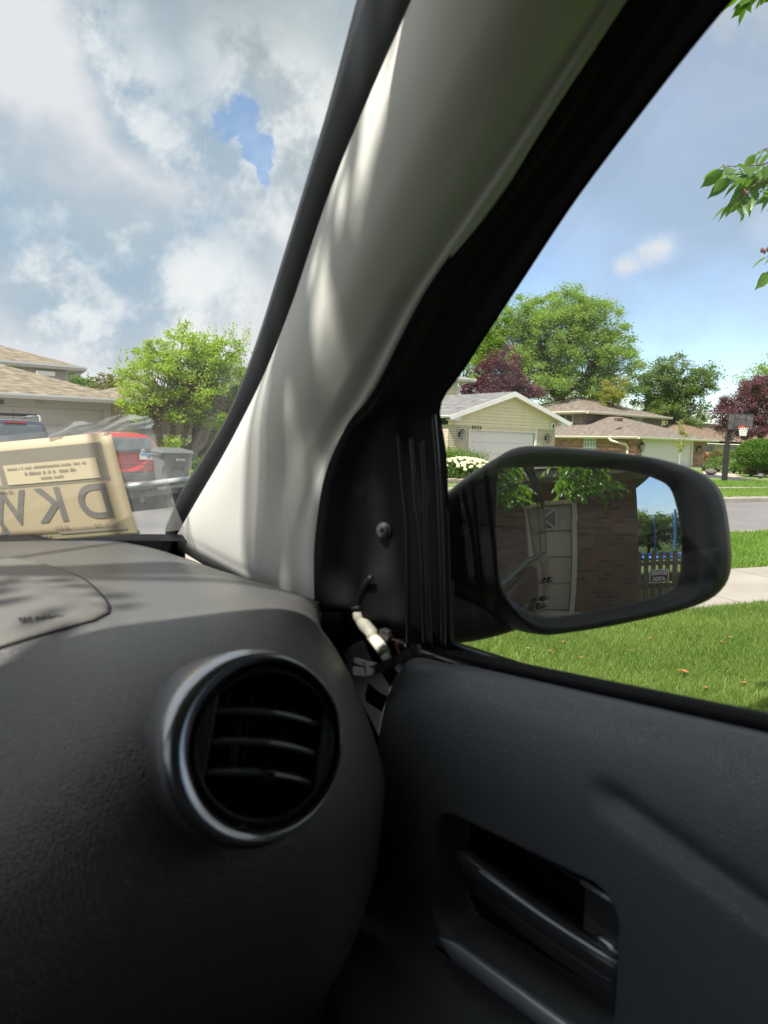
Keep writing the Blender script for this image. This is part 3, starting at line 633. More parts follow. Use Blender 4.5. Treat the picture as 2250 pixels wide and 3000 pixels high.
b = MB(); b.box(11.8, 33.98, -.02, 13.86, 34.03, .5); b.build('base_wall', mat('stone_base', (.35, .29, .22), .9, var=((.2, .16, .12), 5, .4, .6)), H5)
window(H5, (13.45, 33.95, .62), (1, 0), .62, .36, (0, -1), 0, W_white, mat('pane_green', (.30, .34, .30), .2)); window(H5, (12.9, 33.95, 2.0), (1, 0), 1.0, .6, (0, -1), 2, W_white, mat('pane_pale', (.45, .5, .5), .2))
b = MB(); hip(b, 11.2, 33.4, 14.3, 41, 3.3, .3, 'y'); b.build('roof', tsh, H5)
b = MB(); b.tube([(13.8, 33.92, 3.2), (13.8, 33.92, .2)], .05, 6); b.box(13.62, 33.85, 1.0, 13.76, 33.95, 1.25); b.build('downspout', W_white, H5)

# ---- brick ranch with brown hip roofs
H2 = empty('brick_ranch_house', (58, 34.8, 0), 'red-brown brick house with brown hip roofs, glass block window and white garage door', 'house')
rb = brick_mat('red_brick', (.50, .225, .15), (.09, .055, .05), (.42, .35, .30), .50, .17, ms=.014)
b = MB(); b.box(52.15, 34.8, -.05, 53.05, 35.1, 2.38); b.box(61.0, 34.8, -.05, 63.3, 35.1, 2.38); b.box(52.15, 35.1, -.05, 52.45, 48, 2.38); b.box(63.0, 35.1, -.05, 63.3, 48, 2.38); b.box(52.45, 47.7, -.05, 63.0, 48, 2.38); b.build('brick_wall', rb, H2)
b = MB(); b.box(53.05, 34.82, 2.05, 61.0, 35.0, 2.38); b.box(53.05, 34.80, 0, 53.25, 34.95, 2.05); b.box(60.75, 34.80, 0, 61.0, 34.95, 2.05); b.build('door_trim', W_cream, H2)
garage_door(H2, 53.25, 60.75, 34.9, 0, 2.05, 5, mat('garage_white2', (.76, .70, .72), .5))
b = MB(); hip(b, 51.5, 34.2, 64.0, 49, 2.5, .315, 'y'); b.build('garage_roof', bsh, H2)
b = MB(); gutter(b, (64.02, 34.18, 2.52), (51.5, 34.18, 2.52), (0, -1), .2, .16); gutter(b, (51.48, 34.2, 2.52), (51.48, 49, 2.52), (-1, 0), .2, .16); b.box(51.6, 34.3, 2.38, 63.9, 48.9, 2.47); b.build('gutter', W_cream, H2)
b = MB(); b.tube([(51.4, 36.9, 2.35), (51.45, 36.7, 2.15), (51.9, 35.6, 1.85), (52.08, 35.5, 1.6), (52.08, 35.5, 0)], .11, 6); b.build('downspout', W_cream, H2)
b = MB(); b.box(52.10, 38.75, 1.35, 52.2, 39.95, 2.3); gbw = b.build('glass_block_window', mat('glass_block', (.22, .34, .33), .15, bump=(14, .5, .02)), H2)
b = MB()
for i in range(5): b.box(52.07, 38.72+i*.3, 1.33, 52.12, 38.78+i*.3, 2.32)
for i in range(4): b.box(52.075, 38.75, 1.33+i*.32, 52.115, 39.95, 1.38+i*.32)
b.build('block_joint', W_white, gbw)
wall_lantern(H2, 52.6, 34.8, 1.75, 2.0); wall_lantern(H2, 61.6, 34.8, 1.65, 2.0)
b = MB()
vsd = mat('brown_board', (.19, .155, .145), .75); 
for i in range(34): b.box(55.2+i*.38, 42.5, 3.0, 55.2+i*.38+.34, 42.6, 4.72)
b.box(55.2, 42.56, 3.0, 68.0, 50, 4.72)
b.build('upper_wall', vsd, H2)
b = MB(); hip(b, 54.6, 41.8, 68.6, 54, 4.86, .31, 'x'); b.build('upper_roof', bsh, H2)
b = MB(); gutter(b, (68.62, 41.78, 4.9), (54.6, 41.78, 4.9), (0, -1), .24, .2); gutter(b, (54.58, 41.8, 4.9), (54.58, 54, 4.9), (-1, 0), .24, .2); b.box(54.7, 41.9, 4.7, 68.5, 53, 4.82); b.build('upper_gutter', W_cream, H2)
window(H2, (55.15, 44.6, 4.0), (0, 1), 1.8, 1.3, (-1, 0), 1, W_cream); window(H2, (63.6, 42.45, 4.3), (1, 0), 1.7, .75, (0, -1), 1, W_cream, mat('pane_pale2', (.25, .30, .30), .15))
p = on(1813, 1175, 1, 46); b = MB(); b.cyl((p[0], 46, 5.3), (p[0], 46, 7.35), .2, .2, 14); b.lathe([(.3, 0), (.33, .12), (.12, .3), (.02, .36)], (p[0], 46, 7.35), (0, 0, 1), 14); b.build('flue_pipe', mat('galvanised', (.62, .64, .66), .35, metal=.6), H2)
for p in (on(1697, 1165, 1, 47.2), on(1633, 1166, 1, 49), on(1812, 1229, 1, 37.5)): b = MB(); b.box(p[0]-.33, p[1]-.2, p[2]-.15, p[0]+.33, p[1]+.2, p[2]+.12); b.build('roof_vent', mat('vent_brown', (.10, .08, .07), .6), H2)
# ---- tan brick house behind the hoop
H4 = empty('tan_brick_house', (80, 41, 0), 'tan brick house mostly hidden behind the purple tree and basketball hoop', 'house')
b = MB(); b.box(72, 41, -.3, 98, 50, 2.3); b.build('brick_wall', brick_mat('tan_brick', (.56, .43, .31), (.48, .36, .26), (.42, .35, .27), .5, .17), H4)
b = MB(); b.box(75.6, 40.8, -.3, 78.2, 41, 2.3); b.build('entry_panel', mat('beige_panel', (.52, .46, .33), .8), H4)
window(H4, (74.2, 40.9, 1.75), (1, 0), 2.6, .85, (0, -1), 1, W_white)
window(H4, (80.6, 40.9, 1.75), (1, 0), 2.4, .8, (0, -1), 1, W_white)
b = MB(); hip(b, 71, 40, 99, 51, 2.6, .4, 'x'); b.build('roof', shingle_mat('orange_shingle', (.27, .19, .13), (.20, .14, .10), (.24, .17, .12)), H4)

# ================================================================== STREET THINGS
# basketball hoop
p0 = np.array([33.94, 17.66, 0.]); HB = empty('basketball_hoop', tuple(p0), 'black basketball hoop on a pole with clear backboard beside the dark driveway', 'basketball hoop')
bd = np.array([.80, -.60, 0]); bn = np.array([-.60, -.80, 0]); up = np.array([0, 0, 1.])   # board direction and facing
b = MB(); b.box(p0[0]-.1, p0[1]-.1, 0, p0[0]+.1, p0[1]+.1, 1.75); b.box(p0[0]-.075, p0[1]-.075, 1.75, p0[0]+.075, p0[1]+.075, 2.25); b.box(p0[0]-.12, p0[1]-.12, 1.0, p0[0]+.12, p0[1]+.12, 1.12); b.build('pole', M_black, HB)
bc = p0+bd*.50+up*2.88+bn*.15
b = MB()
for s in (-.08, .08):
    b.tube([p0+up*2.05+bd*s, bc-bd*.22+bd*s*2+up*.1-bn*.05], .03, 6); b.tube([p0+up*1.75+bd*s, bc-bd*.18+bd*s*2-up*.3-bn*.05], .03, 6)
b.tube([p0+up*1.9, p0+up*2.6-bd*-.1], .05, 6); b.build('bracket', M_black, HB)
b = MB(); b.obox(bc, bd*.60, bn*.008, up*.37); bb = b.build('backboard', glass_mat('acrylic', (.96, .97, .98), .08, haze=.05), HB)
b = MB()
for s in (-1, 1): b.obox(bc+bd*.60*s, bd*.02, bn*.02, up*.39); b.obox(bc+up*.38*s, bd*.58, bn*.02, up*.02)
for s in (-1, 1): b.obox(bc+bd*.28*s, bd*.010, bn*.0215, up*.36)
b.obox(bc+up*.12, bd*.265, bn*.012, up*.012); b.obox(bc-up*.22, bd*.265, bn*.012, up*.012)
b.build('board_frame', M_black, bb)
rc = bc-up*.27+bn*.33; b = MB(); b.tube([rc+(bd*math.cos(a)+bn*math.sin(a))*.225 for a in np.linspace(0, 2*math.pi, 25)], .016, 6); b.obox(bc-up*.25+bn*.06, bd*.08, bn*.06, up*.06); b.obox(rc+bn*-.25, bd*.16, bn*.03, up*.012)
rim = b.build('rim', mat('rim_red', (.55, .07, .04), .45), HB)
b = MB()
for k in range(12):
    for sgn in (-1, 1):
        pts = []
        for j in range(5):
            a = 2*math.pi*k/12+sgn*j*.26; r_ = .225-.085*(j/4)**.7; pts.append(rc+(bd*math.cos(a)+bn*math.sin(a))*r_-up*.40*j/4)
        b.tube(pts, .010, 4)
b.build('net', mat('net_white', (.8, .8, .78), .8), rim)

# grey wheelie bin
TB = empty('rubbish_bin', (6.42, 17.25, 0), 'grey wheeled rubbish bin with closed lid standing behind the red hatchback', 'rubbish bin')
gp = mat('bin_grey', (.155, .165, .165), .55, bump=(40, .1, .01)); gl = mat('bin_lid', (.115, .125, .125), .5)
rows = []
for z, w, d in ((.06, .25, .27), (.12, .27, .30), (.95, .36, .38), (1.02, .375, .40)):
    rows.append([(6.42+sx*w*ax, 17.35+sy*d, z) for sx, sy, ax in ((-1, -1, .9), (-.94, -1.03, 1), (.94, -1.03, 1), (1, -1, .98), (1, 1, 1), (-1, 1, 1))])
b = MB(); b.grid(rows, close=True); b.box(6.42-.4, 16.94, .99, 6.42+.4, 17.76, 1.03); b.build('body', gp, TB)
b = MB(); b.box(6.32-.02, 16.985, .1, 6.60, 17.03, .72); b.build('front_panel', gl, TB)
b = MB(); b.add([(6.0, 16.9, 1.03), (6.84, 16.9, 1.03), (6.84, 17.8, 1.06), (6.0, 17.8, 1.06), (6.06, 16.96, 1.10), (6.78, 16.96, 1.10), (6.76, 17.7, 1.16), (6.08, 17.7, 1.16)], [(3, 2, 1, 0), (4, 5, 6, 7), (0, 1, 5, 4), (1, 2, 6, 5), (2, 3, 7, 6), (3, 0, 4, 7)]); b.tube([(6.1, 17.85, 1.12), (6.74, 17.85, 1.12)], .02, 6); b.build('lid', gl, TB, bevel=.01)
b = MB(); b.box(6.38, 16.925, .84, 6.60, 16.945, .90); b.build('label_strip', mat('label_white', (.45, .45, .44), .6), TB)
b = MB()
for k, (x, w) in enumerate(((6.395, .02), (6.425, .025), (6.46, .02), (6.49, .03), (6.53, .02), (6.56, .025))): b.box(x, 16.922, .855, x+w, 16.924, .885)
b.build('label_print', gp, TB)
b = MB(); b.cyl((6.10, 17.15, .70), (6.04, 17.05, .70), .07, .06, 14); b.build('lift_bar', gp, TB)
for s in (-1, 1):
    b = MB(); b.cyl((6.42+s*.30, 17.72, .12), (6.42+s*.36, 17.72, .12), .12, n=18); b.build('wheel', M_black, TB)

# ---------------------------------------------------------------- vehicles (rear views), local: x right, y forward, rear bumper at y=0
def vehicle(name, loc, label, L, halfw, belt, roof, paint, tail, lean, rackc=None, rot=0):
    t = empty(name, loc, label, 'car'); t.rotation_euler = (0, 0, rot)
    def prof(hw, b_, r_, tw, lo=.28):
        return [(0, lo), (hw*.80, lo), (hw*.955, lo+.12), (hw, lo+.42), (hw*.985, b_-.06), (hw*.955, b_), (hw*.955-(hw*.955-tw)*.5, b_+(r_-b_)*.52), (tw, r_-.07), (tw-.09, r_-.015), (tw*.5, r_+.015), (0, r_+.02)]
    st_ = [(0.0, prof(halfw*.955, belt, roof-.04, halfw*.70), 1), (.16, prof(halfw, belt, roof-.02, halfw*.72), 1), (.9, prof(halfw, belt, roof, halfw*.74), .0), (L*.42, prof(halfw, belt, roof, halfw*.74), 0), (L*.60, prof(halfw, belt-.02, roof-.06, halfw*.72), 0),
           (L*.76, prof(halfw, belt-.03, belt+.02, halfw*.80), 0), (L*.95, prof(halfw*.95, belt-.15, belt-.12, halfw*.75), 0), (L, prof(halfw*.85, belt-.3, belt-.26, halfw*.68), 0)]
    def ly(y, z, k): return y+lean*max(0, (z-belt)/(roof-belt))*(k)
    rows = []
    for y, p, k in st_:
        half = [(x, ly(y, z, k), z) for x, z in p]; rows.append([(-x, yy, z) for x, yy, z in half[::-1]]+half[1:])
    b = MB(); b.grid(rows); n = len(rows[0]); b.f.append(tuple(range(n))); b.f.append(tuple(len(b.v)-1-i for i in range(n)))
    body = autosmooth(b.build('body', paint, t, local=True), 40)
    # rear window standing 4 mm proud of the tailgate
    tw = halfw*.70; wz0, wz1 = belt+.02, roof-.12
    def rp(x, z, o=.012):
        y0 = ly(0, z, 1)-o; return (x, y0, z)
    rows = []
    for i in range(7):
        z = wz0+(wz1-wz0)*i/6; f_ = (z-belt)/(roof-belt); hwz = (halfw*.91*(1-f_)+tw*f_)*.93-(.05 if i in (0, 6) else 0)
        rows.append([rp(hwz*(k/4), z, .012+.02*(1-(k/4)**2)) for k in range(-4, 5)])
    b = MB(); b.grid(rows)
    # skirt so the pane has thickness
    o = b.build('rear_window', MATS['car_glass'], t, smooth=True, local=True, solid=.01)
    # side windows
    for s in (-1, 1):
        b = MB(); rows = []
        for i in range(4):
            f_ = .08+.78*i/3; z = belt+(roof-belt)*f_; x = s*((halfw*.955)*(1-f_)+halfw*.74*f_+.004+.012*math.sin(math.pi*f_))
            rows.append([(x, yy+.10*f_, z) for yy in (.45, 1.2, 2.0, L*.60-.35*f_)])
        b.grid(rows); b.build('side_window', MATS['car_glass'], t, smooth=True, local=True, solid=.01)
    for s in (-1, 1):
        for yy in (.85, L-.95):
            b = MB(); b.lathe([(.001, 0), (.20, 0), (.22, .02), (.33, .03), (.335, .10), (.33, .2), (.2, .21)], (s*(halfw+.01), yy, .335), (-s, 0, 0), 28); w = b.build('wheel', M_black, t, smooth=True, local=True)
            b = MB(); b.lathe([(.001, -.012), (.20, -.012), (.21, .0)], (s*(halfw+.01), yy, .335), (-s, 0, 0), 20); b.build('rim', mat('alloy', (.5, .5, .5), .3, metal=.9), w, local=True)
    for s in (-1, 1):
        pts = tail(s); b = MB(); b.prism([(x, ly(0, z, 1)-.03, z) for x, z in pts], (0, .05, 0)); b.build('tail_light', mat('tail_red', (.45, .02, .02), .2, coat=.6), t, local=True)
    b = MB(); b.box(-halfw*.93, -.06, .30, halfw*.93, .1, .52); b.build('bumper', mat('bumper_grey', (.05, .055, .06), .6), t, local=True, bevel=.04)
    for s in (-1, 1):
        b = MB(); b.ball((s*(halfw+.14), L*.62, belt+.08), (.12, .06, .085), 12, 8); b.tube([(s*(halfw-.04), L*.62, belt+.0), (s*(halfw+.08), L*.62, belt+.04)], .03, 6); b.build('door_mirror', paint, t, smooth=True, local=True)
    return t
mat('car_glass', (.05, .065, .075), .05, spec=1.0, coat=.5)
V1 = vehicle('parked_suv', (3.22, 18.9, .01), 'grey sport utility vehicle with roof rack parked facing the left garage', 4.5, .90, 1.10, 1.74, mat('suv_paint', (.10, .125, .15), .3, metal=.5, coat=.6),
             lambda s: [(s*.86, .86), (s*.60, .86), (s*.62, 1.06), (s*.84, 1.06)], .30)
for s in (-1, 1):
    b = MB(); b.tube([(s*.60, .40, 1.70), (s*.60, .45, 1.83), (s*.60, .6, 1.85), (s*.60, 2.4, 1.85), (s*.60, 2.6, 1.74)], .028, 8); b.build('roof_rail', mat('rail_grey', (.30, .33, .36), .4), V1, local=True)
for yy in (.75, 2.0):
    b = MB(); b.tube([(-.66, yy, 1.88), (.66, yy, 1.88)], .024, 8); b.build('crossbar', M_black, V1, local=True)
b = MB(); b.box(-.25, .20, 1.655, .25, .26, 1.685); b.build('brake_light', mat('brake_red', (.5, .03, .03), .3), V1, local=True)
b = MB(); b.tube([(.02, .5, 1.75), (.02, .42, 1.98)], .006, 5); b.build('antenna', M_black, V1, local=True)
b = MB(); b.lathe([(.001, .012), (.055, .012), (.06, 0)], (0, 0, 0), (0, -1, 0), 24); b.v = [(x*1.35+.06, y-.035+.0, z*.75+1.02) for x, y, z in b.v]; o = b.build('badge', mat('badge_blue', (.35, .45, .6), .3), V1, local=True)
b = MB(); b.tube([(.06+.078*math.cos(a), -.05, 1.02+.044*math.sin(a)) for a in np.linspace(0, 2*math.pi, 25)], .006, 5)
for x_, z_ in ((.02, 1.03), (.06, 1.01), (.08, 1.03), (.10, 1.01), (.07, .995)): b.ball((x_, -.052, z_), .008, 6, 4)
b.build('badge_ring', mat('chrome', (.8, .8, .8), .15, metal=1), o, local=True)
V2 = vehicle('red_hatchback', (5.50, 17.75, .01), 'bright red hatchback with blue-topped number plate parked behind the grey bin', 4.1, .86, 1.02, 1.50, mat('red_paint', (.78, .03, .035), .3, coat=.9),
             lambda s: [(s*.84, .70), (s*.62, .72), (s*.66, .95), (s*.82, .98)], .42)
b = MB(); b.obox((.40, -.035, .92), (.155, 0, 0), (0, .008, 0), (0, 0, .078)); o = b.build('number_plate', W_white, V2, local=True)
b = MB(); b.box(.25, -.048, .945, .55, -.044, .99); b.build('plate_band', mat('plate_blue', (.10, .30, .60), .5), o, local=True)
b = MB(); text_on(b, '607', .085, (.465, -.047, .905), (1, 0, 0), (0, 0, 1), bold=.003, th=.002, sx=.95); b.build('plate_number', mat('plate_ink', (.03, .06, .20), .5), o, local=True)
b = MB(); b.lathe([(.001, .02), (.04, .02), (.055, .01), (.06, 0)], (.33, -.03, 1.045), (0, -1, 0), 20); b.build('badge', MATS['chrome'], V2, local=True)
b = MB(); b.tube([(.05, -.02, 1.08), (.60, -.005, 1.10)], .012, 6); b.build('rear_wiper', M_black, V2, local=True)
b = MB(); b.box(-.62, -.035, .70, .70, .0, .72); b.box(-.8, -.04, .53, .8, .0, .545); b.build('panel_gap', mat('gap_dark', (.08, .005, .005), .6), V2, local=True)

# ================================================================== PLANTING
bark = mat('bark', (.10, .075, .055), .95, var=((.17, .14, .11), 9, .35, .7), bump=(14, .8, .03))
bark2 = mat('dark_bark', (.055, .045, .04), .95, var=((.10, .085, .075), 6, .35, .7), bump=(10, .8, .03))
L_lime = leaf_mat('lime_leaf', (.18, .28, .035), (.38, .46, .07), trans=.5, sc=1.2)
L_locust = leaf_mat('locust_leaf', (.15, .235, .045), (.28, .38, .09), trans=.42, sc=.35)
L_maple = leaf_mat('maple_leaf', (.075, .14, .035), (.19, .26, .07), trans=.35, sc=.5)
L_purple = leaf_mat('plum_leaf', (.085, .035, .045), (.19, .09, .105), tcol=(1.6, .8, .9), trans=.28, sc=.8)
L_yellow = leaf_mat('yellow_leaf', (.22, .24, .05), (.34, .33, .09), trans=.45, sc=.8)
L_brown = leaf_mat('olive_leaf', (.13, .15, .04), (.22, .17, .07), trans=.4, sc=1)
L_hedge = leaf_mat('hedge_leaf', (.05, .12, .015), (.13, .24, .03), trans=.35, sc=4)

# bright green tree across the road
base = np.array([8.55, 22.9, 0.])
def loc_at(px, py, y): return on(px, py, 1, y)
lb = [(loc_at(560, 1050, 22.9), (1.15, 1.0, 1.05), 3), (loc_at(455, 1080, 22.8), (1.05, .9, .8), 2.2), (loc_at(650, 1055, 22.9), (1.05, .9, 1.0), 2.4), (loc_at(575, 1150, 22.6), (1.15, .9, .75), 2.2), (loc_at(395, 1165, 22.7), (.75, .6, .42), 1.1), (loc_at(700, 1120, 23), (.8, .8, .9), 1.3),
      (loc_at(640, 1230, 22.6), (.75, .6, .35), .8), (loc_at(410, 1215, 22.6), (.5, .4, .2), .35), (loc_at(530, 1215, 22.5), (.5, .5, .35), .5), (loc_at(505, 1300, 22.4), (.25, .25, .25), .25)]
T1 = empty('lime_tree', tuple(base), 'bright yellow-green leafy tree with several trunks behind the red car', 'tree')
cc, lv = crown(lb, 300, 110, .27, 11, .30)
b = MB()
for i, (dx, dy, tx) in enumerate(((-.25, 0, 455), (-.1, .1, 510), (.05, -.05, 560), (.22, .05, 620), (.3, 0, 660))):
    top = loc_at(tx, 1190-abs(i-2)*-12, 22.8); s = base+np.array([dx, dy, 0]); b.tube([base+np.array([dx*.5, dy, -.1]), s+np.array([dx*.3, 0, .9]), s*.5+top*.5+np.array([0, 0, .1]), top], [.20, .15, .11, .07], 9)
    mem = [c for k, c in enumerate(cc) if k % 5 == i]
    for c in mem: m1 = top*.6+c*.4+np.array([0, 0, -.08]); b.tube([top*.9+s*.1, m1, c], [.035, .022, .006], 5, cap=False)
b.build('trunk', bark, T1, smooth=True)
v, f = leaves_np(lv, .095, aspect=.5, droop=.1, seed=21, flat=.7); mkobj('crown', v, f, L_lime, T1)
# spiky leader shoots on top
spk = []
for k in range(46):
    g = np.random.default_rng(100+k); px = g.uniform(345, 740); py = {0: 1040, 1: 985, 2: 965, 3: 985}[min(3, int(abs(px-345)//130))]+g.uniform(5, 45); p = loc_at(px, py, 22.8+g.uniform(-.5, .5))
    for j in range(18): spk.append(p+np.array([g.normal()*.03, g.normal()*.03, .028*j-.16]))
v, f = leaves_np(np.array(spk), .085, aspect=.4, seed=23, flat=1.2); mkobj('leader_shoots', v, f, L_lime, T1)

tree('locust_tree', (61.5, 50.5, 0), (60.8, 50.3, 6.5), [((60.5, 50.6, 12.8), (5.6, 5, 3.9), 5), ((55.8, 53.5, 10.0), (4.2, 4, 2.8), 2), ((64.4, 47, 11.0), (3.0, 3.5, 2.8), 2.2), ((60.5, 50, 8.6), (6.0, 4.5, 2.2), 2.4), ((53.6, 55, 12.2), (2.8, 3.5, 2.6), 1.3), ((60.5, 50, 16.1), (3.4, 3.4, 2.0), 1.6), (at(1505, 935, 75), (3.2, 3.2, 2.6), 1.6), (at(1745, 945, 75), (3.0, 3.2, 2.4), 1.4), (at(1420, 1010, 76), (2.6, 2.6, 2.2), 1.0), ((64.6, 47.5, 7.6), (3.0, 2.5, 1.5), .8)],
     L_locust, bark2, 'tall spreading pale green tree rising above the roofs', r0=.42, n_clump=560, per=170, clump_r=.95, leaf=.30, seed=31, nmain=9, aspect=.35, droop=.25, hollow=.35)
tree('plum_tree', (35.6, 34.2, 0), (35.4, 34.3, 2.6), [((35.3, 34.3, 6.0), (1.75, 1.7, 1.9), 3), ((34.2, 35, 5.1), (1.4, 1.3, 1.0), 1.3), ((36.5, 33.3, 5.0), (1.4, 1.3, 1.1), 1.4), ((35.4, 34.2, 4.3), (2.4, 1.8, .9), 1.2)],
     L_purple, bark2, 'purple-leaved tree behind the cream garage roof', group='purple-leaved trees', r0=.16, n_clump=260, per=150, clump_r=.42, leaf=.13, seed=41, hollow=.3)
tree('shade_tree', (76.4, 46.4, 0), (76.2, 46.5, 4.6), [((76.2, 46.8, 9.8), (2.9, 2.8, 2.6), 3), ((73.4, 48.5, 8.6), (2.0, 2, 1.8), 1.5), ((79.2, 44.6, 9.6), (1.7, 2, 1.9), 1.4), ((76.5, 46.5, 6.8), (3.6, 3, 1.9), 2.2), ((78.4, 45, 5.4), (2.2, 2, 1.4), 1), ((74.4, 47.6, 6.0), (2.2, 2, 1.6), 1)],
     L_maple, bark2, 'dark green rounded tree behind the brown-roofed brick house', r0=.28, n_clump=250, per=110, clump_r=.72, leaf=.28, seed=51, nmain=8, hollow=.4)
tree('plum_tree', (72.6, 34.2, 0), (72.4, 34.4, 2.8), [((72.2, 34.2, 7.0), (2.7, 2.6, 2.3), 3), ((69.6, 36.0, 5.2), (1.7, 1.7, 1.7), 1.3), ((74.5, 32.5, 6.0), (2.6, 2.4, 2.5), 2), ((71.0, 35.2, 4.0), (2.6, 2.2, 1.2), 1.4)],
     L_purple, bark2, 'large purple-leaved tree behind the basketball hoop', group='purple-leaved trees', r0=.25, n_clump=330, per=150, clump_r=.6, leaf=.20, seed=61, hollow=.3)
# smaller and farther trees
def small_tree(px, py, d, rx, rz, lm, label, seed, leaf=.25, name='background_tree', n=40, group='trees beyond the houses'):
    c = at(px, py, d); tree(name, (c[0], c[1], 0), (c[0], c[1], max(.8, c[2]-rz*1.2)), [(c, (rx, rx, rz), 1)], lm, bark2, label, group=group, r0=max(.08, rx*.06), n_clump=n, per=90, clump_r=rx*.26, leaf=leaf, seed=seed, hollow=.3, nmain=5)
small_tree(245, 1135, 60, 1.6, 1.2, L_maple, 'small dark green treetop showing just right of the upper left eave', 71, .2)
small_tree(330, 1130, 58, 1.6, 1.1, L_brown, 'olive and yellow treetop above the left garage roof', 72, .18)
small_tree(400, 1135, 55, 1.5, 1.1, L_brown, 'olive treetop half behind the bright green tree', 73, .18)
small_tree(215, 1125, 70, 1.2, .9, L_maple, 'tiny green treetop against the upper left wall', 74, .2)
small_tree(1360, 1040, 90, 4.5, 3.5, L_locust, 'pale green tree left of the purple tree, beside the window pillar', 75, .3, n=70)
small_tree(1795, 1150, 72, 1.6, 1.5, L_yellow, 'yellow-green tree beside the metal flue pipe', 76, .22)
small_tree(1700, 1180, 95, 6, 3, L_yellow, 'sunlit yellow-green trees low behind the brick house roof', 77, .3, n=60)
small_tree(1960, 1230, 98, 5, 2.5, L_yellow, 'low yellow-green tree behind the dark green tree', 78, .3, n=50)
small_tree(2250, 1110, 95, 4, 3, L_locust, 'green tree peeping over the large purple tree at the right edge', 79, .3, n=50)
# sapling in front of the brick garage
sp = on(1993, 1385, 2, 0); sp = np.array([48.6, 28.7, 0.])
tree('sapling', sp, sp+np.array([0, 0, 1.3]), [(sp+np.array([0, 0, 1.85]), (.62, .6, .55), 2), (sp+np.array([.1, 0, 2.75]), (.42, .4, .55), 1.4), (sp+np.array([.05, 0, 3.35]), (.2, .2, .35), .5)], L_yellow, mat('pale_bark', (.42, .38, .33), .9), 'thin young tree with sparse leaves in front of the far garage door', group=None, r0=.045, n_clump=34, per=34, clump_r=.2, leaf=.12, seed=81, hollow=.2)
# clipped standard shrub
tp = at(2238, 1332, 42); tb = np.array([tp[0], tp[1], 0.])
TT = empty('topiary_shrub', tuple(tb), 'round clipped green shrub on a short trunk at the right edge', 'shrub')
g = np.random.default_rng(5); d = g.normal(size=(26000, 3)); d /= np.linalg.norm(d, axis=1)[:, None]; d = np.sign(d)*np.abs(d)**.85; rr = g.uniform(.86, 1.02, 26000)[:, None]*(1+.05*np.sin(d*9).sum(1)[:, None]/3)
v, f = leaves_np(tp+d*rr*np.array([1.42, 1.42, .92]), .085, aspect=.6, seed=6, flat=1); mkobj('crown', v, f, L_hedge, TT)
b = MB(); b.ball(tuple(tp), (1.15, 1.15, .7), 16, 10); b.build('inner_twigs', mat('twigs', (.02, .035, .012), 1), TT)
b = MB(); q = at(2188, 1372, 41.5)
for dx in (-.25, 0.1, .4): b.tube([(tb[0]+dx*.8-.3, tb[1], -.05), (tb[0]+dx-.3, tb[1], .5), (tb[0]+dx*1.6-.3, tb[1], 1.0)], [.10, .08, .06], 7)
b.build('trunk', bark, TT, smooth=True)
# bushes, hydrangea, flower bed, grasses
def bush(name, c, rad, lm, label, seed, n=3500, leaf=.08, cat='shrub', group=None, core=True):
    c = np.array(c, float); t = empty(name, (c[0], c[1], max(0, c[2]-rad[2])), label, cat, group); g = np.random.default_rng(seed)
    cl = g.normal(size=(40, 3)); cl /= np.linalg.norm(cl, axis=1)[:, None]; cl[:, 2] = np.abs(cl[:, 2])*1.1-.25
    P = np.repeat(cl, n//40, 0)*np.array(rad)*g.uniform(.6, 1, (n//40*40, 1))+g.normal(size=(n//40*40, 3))*np.array(rad)*.16+c
    P = P[P[:, 2] > .01]
    v, f = leaves_np(P, leaf, aspect=.55, seed=seed+1, flat=.8); mkobj('foliage', v, f, lm, t)
    b = MB()
    for k in range(10): a = k*.63; b.tube([(c[0], c[1], .0), c+np.array([math.cos(a)*rad[0]*.5, math.sin(a)*rad[1]*.5, rad[2]*.2])], [.03, .01], 5)
    b.build('stems', bark2, t); return t
bush('juniper_hedge', (19.4, 21.4, .55), (2.4, 1.0, .75), leaf_mat('juniper', (.07, .14, .02), (.16, .24, .045), trans=.2, sc=5), 'low spreading green juniper beside the cream brick wall', 91, 16000, .07)
HY = bush('hydrangea', (19.3, 20.5, .35), (1.55, .8, .55), leaf_mat('hyd_leaf', (.05, .10, .02), (.12, .19, .04), trans=.3, sc=5), 'hydrangea bush covered in cream white flower heads below the juniper', 92, 6000, .09, 'flowering shrub')
g = np.random.default_rng(3); b = MB()
for k in range(230):
    a = g.uniform(-math.pi, math.pi); r_ = g.uniform(0, 1)**.5; z = math.sqrt(max(0, 1-r_*r_*.9)); c = np.array([19.3, 20.5, .30])+np.array([math.cos(a)*r_*1.6, math.sin(a)*r_*.85, z*.62]); s = g.uniform(.055, .085)
    b.ball(c, (s, s, s*.8), 7, 5)
b.build('flower_heads', mat('hydrangea_cream', (.80, .80, .52), .9, bump=(60, 1, .02), var=((.62, .68, .36), 12, .35, .7)), HY)
mb = MB()
for k in range(14): p = (17.2+k*.33, 19.75-.05*math.sin(k*1.3)); mb.box(p[0], p[1]-.1, 0, p[0]+.31, p[1]+.12, .13+.02*(k % 3))
tag(mb.build('stone_edging', mat('edging_stone', (.36, .31, .26), .9, bump=(20, .7, .03)), bevel=.02), 'low stone edging along the hydrangea bed', 'edging')
gp_ = at(2072, 1362, 52)
PG = empty('ornamental_grass', (gp_[0], gp_[1], 0), 'feathery reddish ornamental grass in a dark pot beside the brick garage', 'potted plant')
b = MB(); b.lathe([(.001, .0), (.32, 0), (.42, .45), (.46, .5), (.40, .5), (.36, .42), (.001, .42)], (gp_[0], gp_[1], 0), (0, 0, 1), 20); b.build('pot', mat('pot_dark', (.07, .07, .08), .5), PG, smooth=True)
